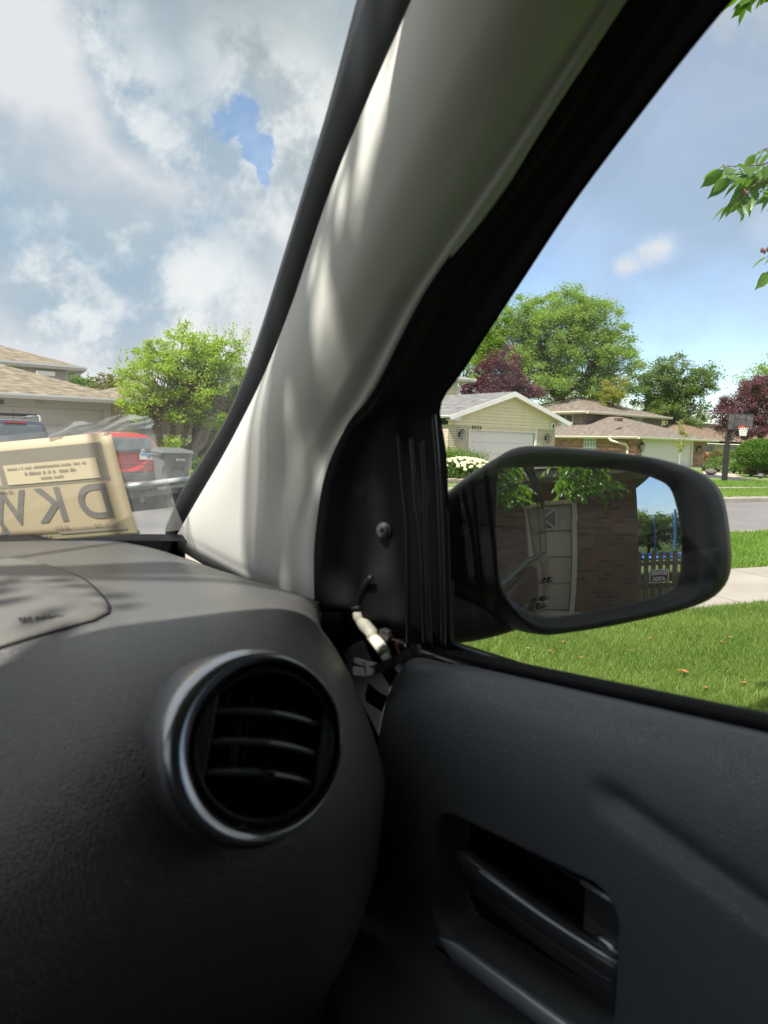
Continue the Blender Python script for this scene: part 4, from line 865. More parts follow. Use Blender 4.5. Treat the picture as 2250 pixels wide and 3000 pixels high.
g = np.random.default_rng(8); b = MB()
for k in range(420):
    a = g.uniform(0, 6.28); s = g.uniform(.2, 1.0); h = g.uniform(.5, 1.25); p0_ = np.array([gp_[0], gp_[1], .42]); dd = np.array([math.cos(a), math.sin(a), 0])
    w = .018; q = np.cross(dd, (0, 0, 1)); p1 = p0_+dd*s*.35+np.array([0, 0, h*.7]); p2 = p0_+dd*s*.85+np.array([0, 0, h*(.9-.2*s)])
    b.add([p0_-q*w, p0_+q*w, p1+q*w, p1-q*w, p2], [(0, 1, 2, 3), (3, 2, 4)])
b.build('grass_blades', mat('red_grass', (.42, .22, .15), .8, var=((.55, .42, .28), 5, .4, .6)), PG)
bed = [(2105, 1365, 50, .9, L_maple, 'dark leafy shrub left of the hoop pole'), (2150, 1372, 48, .75, L_maple, 'dark low shrub just right of the hoop pole'), (2170, 1368, 47, .6, L_hedge, 'small green shrub under the tan brick wall'), (2200, 1385, 43, .5, L_yellow, 'yellow-green bedding plant under the round shrub'), (2228, 1388, 43, .6, L_hedge, 'green bedding plant at the right edge'), (2097, 1335, 52, .5, L_brown, 'thin climbing shrub beside the garage corner'), (2135, 1345, 53, .9, L_maple, 'dark shrub behind the hoop pole')]
for i, (px, py, d, r_, lm, lab) in enumerate(bed):
    p = at(px, py, d); z = max(p[2], r_*.5); bush('garden_shrub', (p[0], p[1], z), (r_, r_, r_*.8), lm, lab, 200+i, 2600, .10, group='shrubs round the far house')
g = np.random.default_rng(12); mb = MB()
for k in range(46): p = on(g.uniform(2180, 2256), 1392+g.uniform(-5, 3), 2, .0); mb.ball((p[0], p[1], g.uniform(.25, .55)), .06, 7, 5)
tag(mb.build('bedding_flowers', mat('yellow_flower', (.75, .55, .08), .8)), 'yellow flowers in the bed under the round shrub', 'flowers')
def rock(c, r_, seed, label):
    b = MB(); b.ball((0, 0, 0), 1, 14, 9); V = [(Vector(v)*(1+.25*mnoise.noise(Vector(v)*1.4+Vector((seed, 0, 0))))) for v in b.v]; b.v = [(c[0]+v.x*r_[0], c[1]+v.y*r_[1], c[2]+v.z*r_[2]) for v in V]
    tag(b.build('boulder', mat('boulder_grey', (.13, .12, .11), .9, bump=(6, .6, .05)), smooth=True), label, 'rock', 'garden boulders')
p = on(2082, 1392, 2, 0); rock((p[0], p[1], .2), (.38, .3, .2), 3, 'grey boulder at the foot of the potted grass')
p = on(2228, 1402, 2, 0); rock((p[0], p[1], .15), (.2, .18, .13), 7, 'small pale boulder at the edge of the flower bed')
bush('garden_shrub', (8.35, 19.8, .40), (.42, .38, .5), L_hedge, 'small leafy shrub just right of the grey bin', 301, 3200, .06, group='shrubs behind the grey bin')
bush('garden_shrub', (10.3, 22.5, .5), (.9, .7, .55), L_lime, 'light green shrub below the pale brick wall', 302, 4000, .07, group='shrubs behind the grey bin')
mb = MB(); mb.tube([(8.35, 18.9, .1), (8.9, 18.8, .13), (9.5, 18.9, .1)], [.11, .10, .08], 10); tag(mb.build('log', bark, smooth=True), 'short brown log lying on the grass behind the bin', 'log')
mb = MB(); mb.box(12.9, 33.0, 0, 13.35, 33.4, .45); mb.lathe([(.25, 0), (.25, .3), (.2, .33)], (13.1, 32.9, .3), (0, -1, 0), 16)
tag(mb.build('air_conditioner', mat('ac_grey', (.35, .36, .36), .6)), 'grey outdoor unit at the foot of the brown-sided house', 'air conditioner')

# ================================================================== OUR OWN HOUSE, FENCE AND TREE (seen in the mirror)
HO = empty('own_brick_house', (0, -6, 0), 'dark brown brick house and beige garage door reflected in the door mirror', 'house')
ob = brick_mat('own_brick', (.17, .09, .06), (.055, .04, .035), (.13, .10, .085), .24, .083)
b = MB(); b.box(.98, -6.2, -.05, 2.33, -6.0, 2.5); b.box(2.13, -9, -.05, 2.33, -6.2, 2.5); b.box(-5, -6.2, -.05, -3.1, -6.0, 2.5); b.box(-3.1, -6.2, 2.14, .98, -6.0, 2.5); b.build('brick_wall', ob, HO)
gd = MB()
for i in range(4):
    for j in range(6): gd.box(-2.98+j*.65, -6.14, .03+i*.52, -2.98+j*.65+.61, -6.10, .52+i*.52)
gd.box(-3.05, -6.19, 0, .92, -6.13, 2.1); gdo = gd.build('garage_door', mat('own_garage', (.26, .23, .19), .6), HO)
b = MB(); b.box(.90, -6.12, 0, 1.0, -5.97, 2.14); b.box(-3.15, -6.12, 2.08, .90, -5.97, 2.16); b.build('door_trim', mat('own_trim', (.34, .31, .26), .6), HO)
for wx in (.10, -1.2, -2.4):
    b = MB(); b.box(wx-.46, -6.10, 1.62, wx+.46, -6.09, 2.02); o = b.build('door_window', M_win, gdo)
    b = MB(); b.box(wx-.49, -6.09, 1.59, wx+.49, -6.07, 1.62); b.box(wx-.49, -6.09, 2.02, wx+.49, -6.07, 2.05)
    for sx in (-1, 1):
        b.obox((wx+sx*.475, -6.08, 1.82), (.015, 0, 0), (0, .006, 0), (0, 0, .2))
        for sz in (-1, 1): b.obox((wx+sx*.32, -6.08, 1.82+sz*.10), (.13, 0, sz*.09), (0, .006, 0), (-sz*.008, 0, .012)); b.obox((wx+sx*.095, -6.08, 1.82+sz*.10), (.09, 0, -sz*.09), (0, .006, 0), (sz*.008, 0, .012))
    b.build('glazing_bar', MATS['own_trim'], o)
b = MB(); b.box(-6, -12, 2.5, 2.63, -5.35, 2.62); b.build('soffit', mat('own_soffit', (.20, .17, .14), .8), HO)
b = MB(); hip(b, -8, -14, 2.7, -5.3, 2.63, .35, 'x'); b.build('roof', shingle_mat('own_shingle', (.15, .12, .10), (.10, .085, .07), (.13, .11, .09)), HO)
mb = MB(); fy = -7.4
for k in range(20):
    x = 2.44+k*.20; h_ = .98+.03*math.sin(k*2.3); mb.prism([(x, fy, 0), (x+.13, fy, 0), (x+.13, fy, h_), (x+.115, fy, h_+.05), (x+.065, fy, h_+.075), (x+.015, fy, h_+.05), (x, fy, h_)], (0, -.02, 0))
FE = empty('picket_fence', (2.4, fy, 0), 'weathered picket fence with a warning sign, seen in the door mirror', 'fence')
wd = mat('weathered_wood', (.17, .12, .085), .9, var=((.24, .18, .13), 6, .35, .7)); mb.build('picket', wd, FE)
b = MB(); b.box(2.4, fy-.07, .25, 6.3, fy-.02, .34); b.box(2.4, fy-.07, .75, 6.3, fy-.02, .84); b.build('rail', wd, FE)
SG = empty('warning_sign', (3.27, fy+.02, .4), 'small red and white BEWARE OF DOG sign on the fence in the mirror', 'sign')
b = MB(); b.box(3.0, fy+.012, .36, 3.54, fy+.018, .66); b.build('board', mat('sign_white', (.75, .73, .72), .6), SG)
b = MB(); b.box(3.025, fy+.019, .38, 3.515, fy+.021, .64); b.build('red_field', mat('sign_red', (.13, .025, .035), .6), SG)
b = MB(); text_on(b, 'BEWARE', .135, (3.27, fy+.026, .575), (-1, 0, 0), (0, 0, 1), bold=.004, th=.001, sx=.86); text_on(b, 'of DOG', .125, (3.27, fy+.026, .445), (-1, 0, 0), (0, 0, 1), bold=.004, th=.001, sx=.86); b.build('lettering', MATS['sign_white'], SG)
TRM = empty('trampoline', (4.8, -12.5, 0), 'round trampoline with blue poles and safety net, seen in the door mirror', 'trampoline')
blue = mat('trampoline_blue', (.04, .22, .70), .5); tc_ = np.array([5.2, -12.8, 0.])
for k in range(6):
    a = k*math.pi/3+.62; p = tc_+np.array([math.cos(a), math.sin(a), 0])*1.9; b = MB(); b.tube([p, p+np.array([0, 0, 2.3])], .04, 8); b.build('pole', blue, TRM)
b = MB(); b.tube([tc_+np.array([math.cos(a)*1.9, math.sin(a)*1.9, .75]) for a in np.linspace(0, 6.2832, 33)], .07, 6); b.build('frame_pad', blue, TRM)
b = MB(); b.lathe([(1.86, .8), (1.86, 2.2)], tc_, (0, 0, 1), 40); b.build('safety_net', glass_mat('net_haze', (.62, .64, .66), .003), TRM)
b = MB(); b.lathe([(.001, .75), (1.8, .75)], tc_, (0, 0, 1), 40); b.build('mat', M_black, TRM)
for i, (x, y, r_, h) in enumerate(((4.5, -26, 3, 5.0), (9, -29, 3.2, 6.8), (13.5, -27, 3.0, 5.4), (1, -30, 3.4, 4.6))):
    tree('yard_tree', (x, y, 0), (x, y, h*.2), [((x, y, h*.34), (r_*.8, r_*.8, h*.22), 1)], L_maple, bark2, ['rounded green tree beyond the trampoline, by the house wall', 'tall green tree beyond the middle of the trampoline', 'green tree farthest from the house wall beyond the trampoline', 'green tree beyond our roof'][i], group='trees behind our house', r0=.15, n_clump=130, per=100, clump_r=.6, leaf=.22, seed=400+i)

# tree beside our driveway: real leaves near the camera, canopy over the car
OT = empty('driveway_tree', (3.6, -1.2, 0), 'overhanging tree with oval green leaves beside our driveway, tips at the right edge', 'tree')
L_near = leaf_mat('oval_leaf', (.05, .125, .018), (.11, .20, .035), tcol=(2.2, 2.3, .7), trans=.40, sc=8, rough=.35)
def big_leaves(P, D, Nn, size, seed):
    """folded oval leaves with a drip tip: bases P, directions D, face normals Nn"""
    g = np.random.default_rng(seed); n = len(P); D = D/np.linalg.norm(D, axis=1)[:, None]; Nn = Nn-(Nn*D).sum(1)[:, None]*D; Nn /= np.linalg.norm(Nn, axis=1)[:, None]; Sd = np.cross(D, Nn)
    s = (size*g.uniform(.7, 1.2, n))[:, None]; prof = [(0, 0), (.18, .17), (.42, .245), (.68, .19), (.88, .06), (1.06, 0.0)]
    V = np.empty((n, 6, 3, 3)); curl = g.uniform(.05, .25, n)[:, None]
    for i, (t, w) in enumerate(prof):
        c = P+D*s*t-Nn*s*curl*t*t
        V[:, i, 1] = c; V[:, i, 0] = c+Sd*s*w+Nn*s*w*.35; V[:, i, 2] = c-Sd*s*w+Nn*s*w*.35
    F = []
    for i in range(5):
        for k in range(2): a = i*3+k; F.append((a, a+1, a+4, a+3))
    F = np.array(F, dtype=np.int32); f = (np.arange(n, dtype=np.int32)[:, None, None]*18+F[None]).reshape(-1, 4)
    return V.reshape(-1, 3), f
tw = MB(); LP, LD, LN = [], [], []
g = np.random.default_rng(77)
trunk_top = np.array([3.5, -1.1, 2.6])
def twig(pts, rad, spacing=.035, side=1.0, skip=0.0, hang=.55):
    P = spline(pts, 60); L = np.r_[0, np.cumsum(np.linalg.norm(np.diff(P, axis=0), axis=1))]
    tw.tube(P[::4], list(np.linspace(rad, .0012, len(P[::4]))), 6)
    s = L[-1]*skip; k = 0
    while s <= L[-1]:
        p = np.array([np.interp(s, L, P[:, i]) for i in range(3)]); q = np.array([np.interp(min(s+.01, L[-1]), L, P[:, i]) for i in range(3)])-np.array([np.interp(max(0, s-.01), L, P[:, i]) for i in range(3)]); q /= np.linalg.norm(q)+1e-9
        sd_ = np.cross(q, (0, 0, 1)); sd_ /= np.linalg.norm(sd_)+1e-9
        d = q*g.uniform(.2, .9)+sd_*(1 if k % 2 else -1)*g.uniform(.4, 1)*side+np.array([0, 0, -hang*g.uniform(.3, 1.3)]); d /= np.linalg.norm(d)
        st0 = p+d*.018; tw.tube([p, st0], [.0011, .0008], 4); LP.append(st0); LD.append(d); LN.append(np.array([0, 0, 1.])+g.normal(size=3)*.45); s += spacing*g.uniform(.6, 1.3); k += 1
T_ = lambda px, py, d=2.3: at(px, py, d)
# the three sprigs at the right edge of the view
twig([T_(2420, 380, 2.5), T_(2330, 440, 2.45), T_(2240, 480, 2.4), T_(2160, 487, 2.35), T_(2118, 486, 2.3)], .004, .020)
twig([T_(2420, 470, 2.5), T_(2320, 490, 2.45), T_(2240, 505, 2.4), T_(2180, 512, 2.35), T_(2130, 505, 2.3)], .004, .019)
twig([T_(2400, 430, 2.5), T_(2310, 480, 2.45), T_(2240, 520, 2.4), T_(2180, 570, 2.35), T_(2142, 604, 2.3)], .004, .021)
twig([T_(2420, 400, 2.55), T_(2330, 420, 2.5), T_(2270, 430, 2.45), T_(2225, 440, 2.4)], .004, .020)
twig([T_(2430, 560, 2.5), T_(2340, 560, 2.45), T_(2270, 555, 2.4), T_(2205, 562, 2.35)], .004, .020)
twig([T_(2430, 700, 2.4), T_(2330, 720, 2.35), T_(2260, 745, 2.3), T_(2236, 752, 2.3)], .003, .034, skip=.6)
twig([T_(2430, 760, 2.4), T_(2330, 770, 2.35), T_(2290, 780, 2.3), T_(2250, 790, 2.3)], .003, .036, skip=.5)
twig([T_(2330, -160, 2.5), T_(2270, -80, 2.45), T_(2220, -20, 2.4), T_(2195, 5, 2.4)], .004, .019)
twig([T_(2400, -100, 2.5), T_(2320, -60, 2.45), T_(2240, -25, 2.4), T_(2180, -22, 2.4)], .004, .019)
# seeds / red fruit on the lower sprig
fr = MB()
for px, py in ((2232, 733), (2240, 736), (2250, 730), (2180, 560), (2187, 566)):
    c = T_(px, py, 2.3); fr.ball(c, (.005, .005, .009), 8, 6)
# limbs into the canopy, random sprays of leaves
base_t = np.array([3.6, -1.2, 0.])
lm_ = MB(); lm_.tube([base_t-np.array([0, 0, .1]), base_t+np.array([0, .02, .8]), base_t+np.array([-.03, .05, 1.8]), trunk_top], [.17, .13, .115, .10], 12)
tips = []
def canopy(c, r_, n):
    for k in range(n):
        d = g.normal(size=3); d /= np.linalg.norm(d); tips.append(np.array(c)+d*np.array(r_)*g.uniform(.25, 1)**.5)
canopy((-1.95, .45, 3.35), (.80, 1.3, .35), 75); canopy((-.80, .62, 3.35), (.22, .45, .2), 2); canopy((-.62, .16, 3.35), (.30, .25, .16), 13)     # unseen leaf clusters added over the windscreen to shade the dash and dapple the pillar
canopy((1.6, -1.0, 3.2), (1.6, 1.3, .8), 90)
canopy((3.4, -1.4, 3.6), (1.6, 1.7, 1.1), 110)
canopy((1.75, -3.3, 2.75), (.9, 1.0, .38), 40); canopy((.98, -3.3, 2.12), (.42, .9, .26), 62)      # hanging over the drive behind: the leaves in the mirror
canopy((3.5, .55, 3.0), (.7, .6, .6), 24)
tips_a = np.array(tips)
for c in ((-1.3, .5, 3.4), (1.6, -.9, 3.0), (3.4, -1.4, 3.5), (1.7, -3.2, 2.8), (1.0, -3.2, 2.3), (3.5, .5, 2.95), (0.6, 0.2, 3.1)):
    c = np.array(c, float); m1 = trunk_top*.5+c*.5+np.array([0, 0, .25]); lm_.tube([trunk_top, m1, c], [.06, .04, .02], 8)
K = np.array([(-1.3, .5, 3.4), (1.6, -.9, 3.0), (3.4, -1.4, 3.5), (1.7, -3.2, 2.8), (1.0, -3.2, 2.3), (3.5, .5, 2.95), (0.6, 0.2, 3.1)])
for p in tips_a:
    k = ((K-p)**2).sum(1).argmin(); L_ = np.linalg.norm(p-K[k]); s = K[k]; lm_.tube([s, (s+p)/2+np.array([0, 0, .05*L_]), p], [.012, .008, .003], 5, cap=False)
    for j in range(2):
        e = p+g.normal(size=3)*np.array([.14, .14, .06]); twig([p, (p+e)/2+np.array([0, 0, .02]), e+np.array([0, 0, -.04])], .002, .030)
lm_.build('trunk', bark, OT, smooth=True); tw.build('twigs', mat('twig_brown', (.12, .07, .05), .8), OT, smooth=True)
v, f = big_leaves(np.array(LP), np.array(LD), np.array(LN), .076, 5); o = mkobj('foliage', v, f, L_near, OT, smooth=True)
fr.build('fruit', mat('fruit_red', (.16, .06, .045), .5), OT, smooth=True)
# ================================================================== OUR CAR
CAR = empty('car', (-.37, -.6, 0), 'dark car with black dashboard, pale pillar trim, round air vent and big door mirror', 'car')
XC = -.37
dashm = grain_mat('dash_plastic', (.10, .098, .095), .36, 330, .5)
dashm.node_tree.nodes['Principled BSDF'].inputs['Specular IOR Level'].default_value = .95
doorm = grain_mat('door_plastic', (.165, .18, .205), .36, 420, .45)
doorm.node_tree.nodes['Principled BSDF'].inputs['Specular IOR Level'].default_value = .85
trimm = mat('pillar_fabric', (.76, .745, .71), .6, bump=(700, .3, .0006))
blk = mat('trim_black', (.008, .009, .011), .42)
rub = mat('rubber_black', (.009, .010, .012), .6, spec=.3)
gloss = mat('gloss_black', (.012, .013, .014), .16, coat=.5)
satin = mat('satin_grey', (.42, .43, .46), .2, metal=.9)
chr_ = mat('satin_chrome', (.85, .89, .97), .34, metal=.4)
head = mat('headliner', (.26, .26, .25), .95)
paint = mat('car_paint', (.030, .014, .013), .22, coat=.9)
dark = mat('carpet', (.012, .012, .013), 1)

def curve_on(pts, n, ext=None):
    """(px, py, x) -> points of the car's side, resampled evenly"""
    return spline([on(p[0], p[1], 0, p[2]) for p in pts], n)
NS = 60
A = curve_on([(1180, -330, .355), (1120, -180, .36), (1065, 0, .37), (976, 325, .38), (868, 678, .39), (760, 1017, .40), (678, 1220, .405), (597, 1356, .41), (543, 1438, .415), (495, 1546, .425)], NS)
B = curve_on([(1350, -330, .36), (1285, -180, .365), (1214, 0, .372), (1085, 298, .382), (970, 583, .39), (868, 882, .398), (787, 1085, .403), (705, 1248, .408), (637, 1370, .413), (570, 1478, .418), (518, 1566, .425)], NS)
Dp = [(2100, -330), (1985, -180), (1860, 0), (1616, 382), (1455, 600), (1261, 868), (1112, 1153), (1030, 1248), (963, 1383), (936, 1519), (926, 1627), (928, 1777)]
Dx = [.425, .43, .437, .437, .435, .43, .425, .425, .425, .425, .425, .425]
D_ = curve_on([(p[0], p[1], x) for p, x in zip(Dp, Dx)], NS)
# pillar trim: a broad face towards the screen, a rounded ridge, then the side that tucks under the door seal
T_ = curve_on([(2100, -330, .425), (1985, -180, .43), (1862, 0, .437), (1618, 382, .437), (1458, 610, .435), (1272, 868, .434), (1130, 1125, .436), (1042, 1258, .436), (980, 1392, .434), (948, 1522, .432), (934, 1640, .430), (932, 1785, .430)], NS)
sec_s = [0, .015, .06, .15, .25, .35, .45, .54, .60, .65, .70, .76, .83, .89, .92, .94, .96, .985, 1.0]
sec_h = [0, .008, .014, .024, .0325, .0385, .042, .0435, .0430, .0415, .0390, .0350, .0290, .0190, .0135, .0145, .0150, .010, -.002]
rows = []
ks = spline(np.stack([sec_s, sec_h], 1), 46)
for i in range(NS):
    t = i/(NS-1); a, d = B[i], T_[i]; tang = (B[min(i+1, NS-1)]-B[max(i-1, 0)]); tang /= np.linalg.norm(tang)
    nn = np.cross(tang, d-a); nn /= np.linalg.norm(nn); nn = nn if nn[0] < 0 else -nn
    k_ = 1.15*(1-t)**.55+.10
    rows.append([a+(d-a)*s_+nn*h_*k_ for s_, h_ in ks])
rows.append([q+np.array([.004, .010, -.024]) for q in rows[-1]])
b = MB(); b.grid(rows); PT = b.build('pillar_trim', trimm, CAR, smooth=True, solid=-.006)
# black band between glass and trim
rows = []
for i in range(NS):
    a, d = A[i], B[i]; rows.append([a+np.array([.010, .004, 0]), a+np.array([-.002, 0, 0]), a*.7+d*.3+np.array([-.006, 0, 0]), a*.35+d*.65+np.array([-.002, 0, 0]), d+np.array([.004, 0, 0]), d+np.array([.012, .0, 0])])
rows.append([q+np.array([.006, .012, -.05]) for q in rows[-1]])
b = MB(); b.grid(rows); b.build('glass_border', mat('border_black', (.018, .020, .026), .5), CAR, smooth=True, solid=.004)
# door aperture seal and mirror patch, from trim to window edge
Ep = [(2470, -330, .44), (2290, -180, .45), (2122, 0, .46), (1926, 244, .465), (1682, 570, .47), (1505, 841, .475), (1356, 1071, .48), (1282, 1180, .482), (1291, 1270, .482), (1302, 1356, .482), (1311, 1600, .482), (1318, 1899, .482)]
E_ = curve_on(Ep, NS)
# lower part: resample both so the corner of the window lines up
kD = int(NS*.60)
prof_s = [0, .02, .07, .12, .17, .24, .34, .50, .70, .80, .86, .91, .95, .985, 1.0]
prof_o = [.008, -.006, -.014, -.008, .004, .011, .007, .011, .012, .007, .009, .001, .004, .0, .0]
rows = []
for i in range(NS):
    a, d = D_[i], E_[i]; rows.append([a+(d-a)*s+np.array([o, 0, 0]) for s, o in zip(prof_s, prof_o)])
b = MB(); b.grid(rows); b.build('door_seal', rub, CAR, smooth=True, solid=-.006)
# filler below the seal, behind the dash end
b = MB(); b.grid([[on(915, 1700, 0, .452), on(1100, 1700, 0, .484), on(1330, 1700, 0, .500)], [on(930, 1860, 0, .452), on(1110, 1890, 0, .484), on(1330, 1915, 0, .500)], [(.450, .68, 1.08), (.484, .62, 1.08), (.500, .52, 1.08)], [(.45, .68, .3), (.484, .62, .3), (.50, .52, .3)]]); b.build('hinge_pillar', rub, CAR, smooth=True, solid=.01)
b = MB()
for pts, r_ in (([(1165, 1262), (1178, 1400), (1182, 1440), (1192, 1530), (1195, 1700), (1197, 1905)], .0024), ([(1203, 1275), (1212, 1380), (1218, 1470), (1232, 1560), (1240, 1720), (1245, 1900)], .0024), ([(1236, 1290), (1246, 1500), (1252, 1700), (1262, 1900)], .002), ([(1150, 1255), (1105, 1320), (1062, 1410), (1030, 1510), (1012, 1640), (1006, 1880)], .0032), ([(1270, 1215), (1284, 1400), (1294, 1650), (1300, 1905)], .0025)):
    b.tube(spline([on(p[0], p[1], 0, .458) for p in pts], 30), r_, 6)
b.build('window_channel', mat('channel_black', (.012, .013, .016), .35), CAR, smooth=True)
# mirror bolt, wiring and clip
c = on(1125, 1553, 0, .460); b = MB(); b.lathe([(.0085, 0), (.0085, .0015), (.0055, .0025), (.005, .006), (.0026, .0065), (.0022, .003), (.0005, .003)], c, (-.8, -.6, .05), 14); b.build('mirror_bolt', mat('zinc', (.16, .16, .165), .35, metal=.8), CAR)
c = on(1128, 1862, 0, .462); b = MB(); b.lathe([(.009, 0), (.009, .002), (.006, .006), (.0005, .006)], c, (-.8, -.6, .05), 8); b.build('mirror_bolt', MATS['zinc'], CAR)
P = lambda px, py, x=.450: on(px, py, 0, x)
b = MB(); b.tube(spline([P(1088, 1690), P(1068, 1715), P(1052, 1750), P(1048, 1784)], 14), .0032, 7); b.tube([P(1046, 1776), P(1048, 1788)], .0075, 8); wr = b.build('wiring_lead', mat('lead_black', (.03, .03, .035), .45), CAR, smooth=True)
b = MB(); b.tube([P(1047, 1787), P(1050, 1808), P(1058, 1828)], [.0058, .0062, .005], 10); b.tube([P(1054, 1820), P(1066, 1830), P(1090, 1856), P(1094, 1868)], [.0052, .0076, .0072, .006], 8); b.tube([P(1088, 1862), P(1110, 1888), P(1128, 1914)], [.006, .0068, .0066], 10); b.tube([P(1124, 1912), P(1138, 1938)], [.005, .0058], 8)
b.build('white_connector', mat('connector_white', (.80, .74, .62), .5), wr, smooth=True)
clipm = mat('clip_grey', (.035, .035, .037), .45)
b = MB()
def ribbon(mb, pts, w, th=.002, x=.445):
    pts = [np.array(P(p[0], p[1], x)) for p in pts]
    for i in range(len(pts)-1):
        d = pts[i+1]-pts[i]; L = np.linalg.norm(d); d /= L; up_ = np.array([0, 0, 1.]); s = np.cross(d, up_); s /= np.linalg.norm(s); q = np.cross(s, d); mb.obox((pts[i]+pts[i+1])/2, d*(L/2+.001), s*th, q*w)
ribbon(b, [(1040, 1965), (1075, 1968), (1110, 1958), (1160, 1935), (1215, 1905), (1228, 1902)], .0045)
ribbon(b, [(1042, 1934), (1070, 1944), (1100, 1950)], .0026)
b.build('trim_clip', clipm, CAR)

# dashboard ------------------------------------------------------------------
prof = spline([(1.50, 1.228), (1.30, 1.236), (1.10, 1.240), (.90, 1.243), (.70, 1.249), (.60, 1.248), (.53, 1.238), (.48, 1.221), (.445, 1.195), (.424, 1.16), (.412, 1.11), (.415, 1.04), (.43, .97), (.47, .90), (.50, .80), (.52, .60)], 110)
def base_y(x):      # where the windscreen meets the dash
    u_ = (x-XC)/.80; return 1.28-.17*min(1, u_*u_)**1.4
def dash_pt(x, y, z):
    e = max(0, (x-.30)/.125); drop = .034*e*e; f_ = max(0, min(1, (.66-y)/.18)); e2 = max(0, (x-.255)/.155); yo = .175*e2**1.6*f_*(1-.32*max(0, min(1, (1.22-z)/.12)))
    y2 = min(y+yo, base_y(x)+.02)
    # away from the vent the pad rolls over more gently
    w = 1-max(0, min(1, (x-.03)/.14)); w = w*w*(3-2*w)
    if y < .70: g_ = (.70-y)/.29; z = z-w*.060*math.sin(min(1, max(0, g_))*math.pi*.62)**2*(1 if z > 1.0 else 1)
    return np.array([x, y2, z-drop*(1 if z > 1.0 else .6)])
xs = np.r_[np.linspace(-1.18, -.05, 24), np.linspace(-.02, .30, 34), np.linspace(.31, .41, 22)]
b = MB(); b.grid([[dash_pt(x, y, z) for x in xs] for y, z in prof]); # leave the air vent's opening free
_ax = np.array([-.16, -.93, .33]); _ax /= np.linalg.norm(_ax); _vc = at(785, 2180, .455)
def _open(q):
    c = np.mean([b.v[i] for i in q], axis=0)-_vc; h_ = np.dot(c, _ax); return np.linalg.norm(c-_ax*h_) < .051
b.f = [q for q in b.f if not _open(q)]
DA = b.build('dashboard', dashm, CAR, smooth=True, solid=-.01)
b = MB(); rows = []
for y, z in prof: p = dash_pt(.41, y, z); rows.append([p, p+np.array([.012, .02, -.004]), p+np.array([.016, .06, -.01])])
b.grid(rows); b.build('end_cap', blk, DA, smooth=True)
pz = prof[:, 1]; py_ = prof[:, 0]
def dz(x, y):
    k = np.argsort(py_[:62]); z = np.interp(y, py_[:62][k], pz[:62][k]); e = max(0, (x-.30)/.125); w = 1-max(0, min(1, (x-.03)/.14)); w = w*w*(3-2*w); g_ = max(0, .70-y)/.29; return z-.034*e*e-w*.060*math.sin(min(1, g_)*math.pi*.62)**2
# airbag lid: a raised panel with a rounded edge following the dash
out = spline([(-.62, .640), (-.3, .612), (.02, .606), (.10, .604), (.148, .600), (.168, .610), (.180, .640), (.190, .72), (.196, .80), (.190, .88), (.178, .95), (.150, 1.005), (.10, 1.03), (-.02, 1.05), (-.3, 1.06), (-.62, 1.04)], 90)
cx_, cy_ = -.2, .83; b = MB(); rows = []
for s, h in ((1.0, -.003), (.998, .0012), (.992, .0030), (.98, .0036), (.9, .0036), (.7, .0036), (.45, .0036), (.2, .0036), (.01, .0036)):
    rows.append([(cx_+(p[0]-cx_)*s, cy_+(p[1]-cy_)*s, dz(cx_+(p[0]-cx_)*s, cy_+(p[1]-cy_)*s)+h) for p in out])
b.grid(rows, close=True); AB = b.build('airbag_lid', grain_mat('lid_plastic', (.15, .14, .13), .5, 420, .35), DA, smooth=True)
b = MB(); b.tube([(p[0], p[1], dz(p[0], p[1])+.0004) for p in out], .0016, 6); b.build('lid_gap', rub, AB, smooth=True)
q0, q1 = on(78, 1822, 2, 1.2555), on(250, 1806, 2, 1.2555); ax = q1-q0; W_ = np.linalg.norm(ax); ax /= W_; ay = np.cross((0, 0, 1), ax); cc_ = (q0+q1)/2; b = MB()
text_on(b, 'SRS AIRBAG', .0135, (cc_[0]-.004, cc_[1]+.034, dz(cc_[0], cc_[1]+.034)+.0044), ax, ay, sx=W_/.088, bold=.0002, th=.0003); b.build('lettering', mat('emboss_grey', (.035, .036, .038), .5), AB)
# two dark slots and clips on the dash end, beside the pillar

# air vent --------------------------------------------------------------------
VC = at(785, 2180, .455); va_ = np.array([-.16, -.93, .33]); va_ /= np.linalg.norm(va_)
vr = np.cross(va_, (0, 0, 1)); vr = -vr/np.linalg.norm(vr); vr = vr if np.dot(vr, _r) > 0 else -vr; vu = np.cross(vr, va_); vu = vu if vu[2] > 0 else -vu
ca, sa = math.cos(R(-15)), math.sin(R(-15)); vr, vu = vr*ca+vu*sa, vu*ca-vr*sa
def ring(prof_, shift, name, m, par, n=64, sq=1.0):
    b = MB(); rows = []
    for r_, h, s in prof_:
        rows.append([VC+va_*h+vr*(math.cos(a)*r_-shift*s)+vu*(math.sin(a)*r_*sq-shift*.25*s) for a in np.linspace(0, 2*math.pi, n, endpoint=False)])
    b.grid(rows, close=True); return b.build(name, m, par, smooth=True)
VB = ring([(.0600, -.095, 1.15), (.0595, -.045, 1.15), (.0590, -.012, 1.1), (.0580, .000, 1.0), (.0565, .004, .9), (.0545, .0065, .65), (.0515, .0060, .3), (.0500, .003, .05), (.0490, -.004, 0)], .0085, 'air_vent', satin, CAR, sq=1.04)
ring([(.0492, -.001, 0), (.0480, -.005, 0), (.0472, -.001, 0), (.0455, .001, 0), (.0442, -.003, 0), (.0435, -.012, 0), (.0430, -.030, 0), (.043, -.040, 0), (.0005, -.042, 0)], 0, 'vent_barrel', mat('barrel_black', (.006, .0065, .008), .3), VB)
for s in (-1, 1): b = MB(); b.obox(VC+vr*s*.0405-va_*.012, vr*.0045, vu*.030, va_*.010); b.build('vent_cheek', blk, VB, bevel=.001)
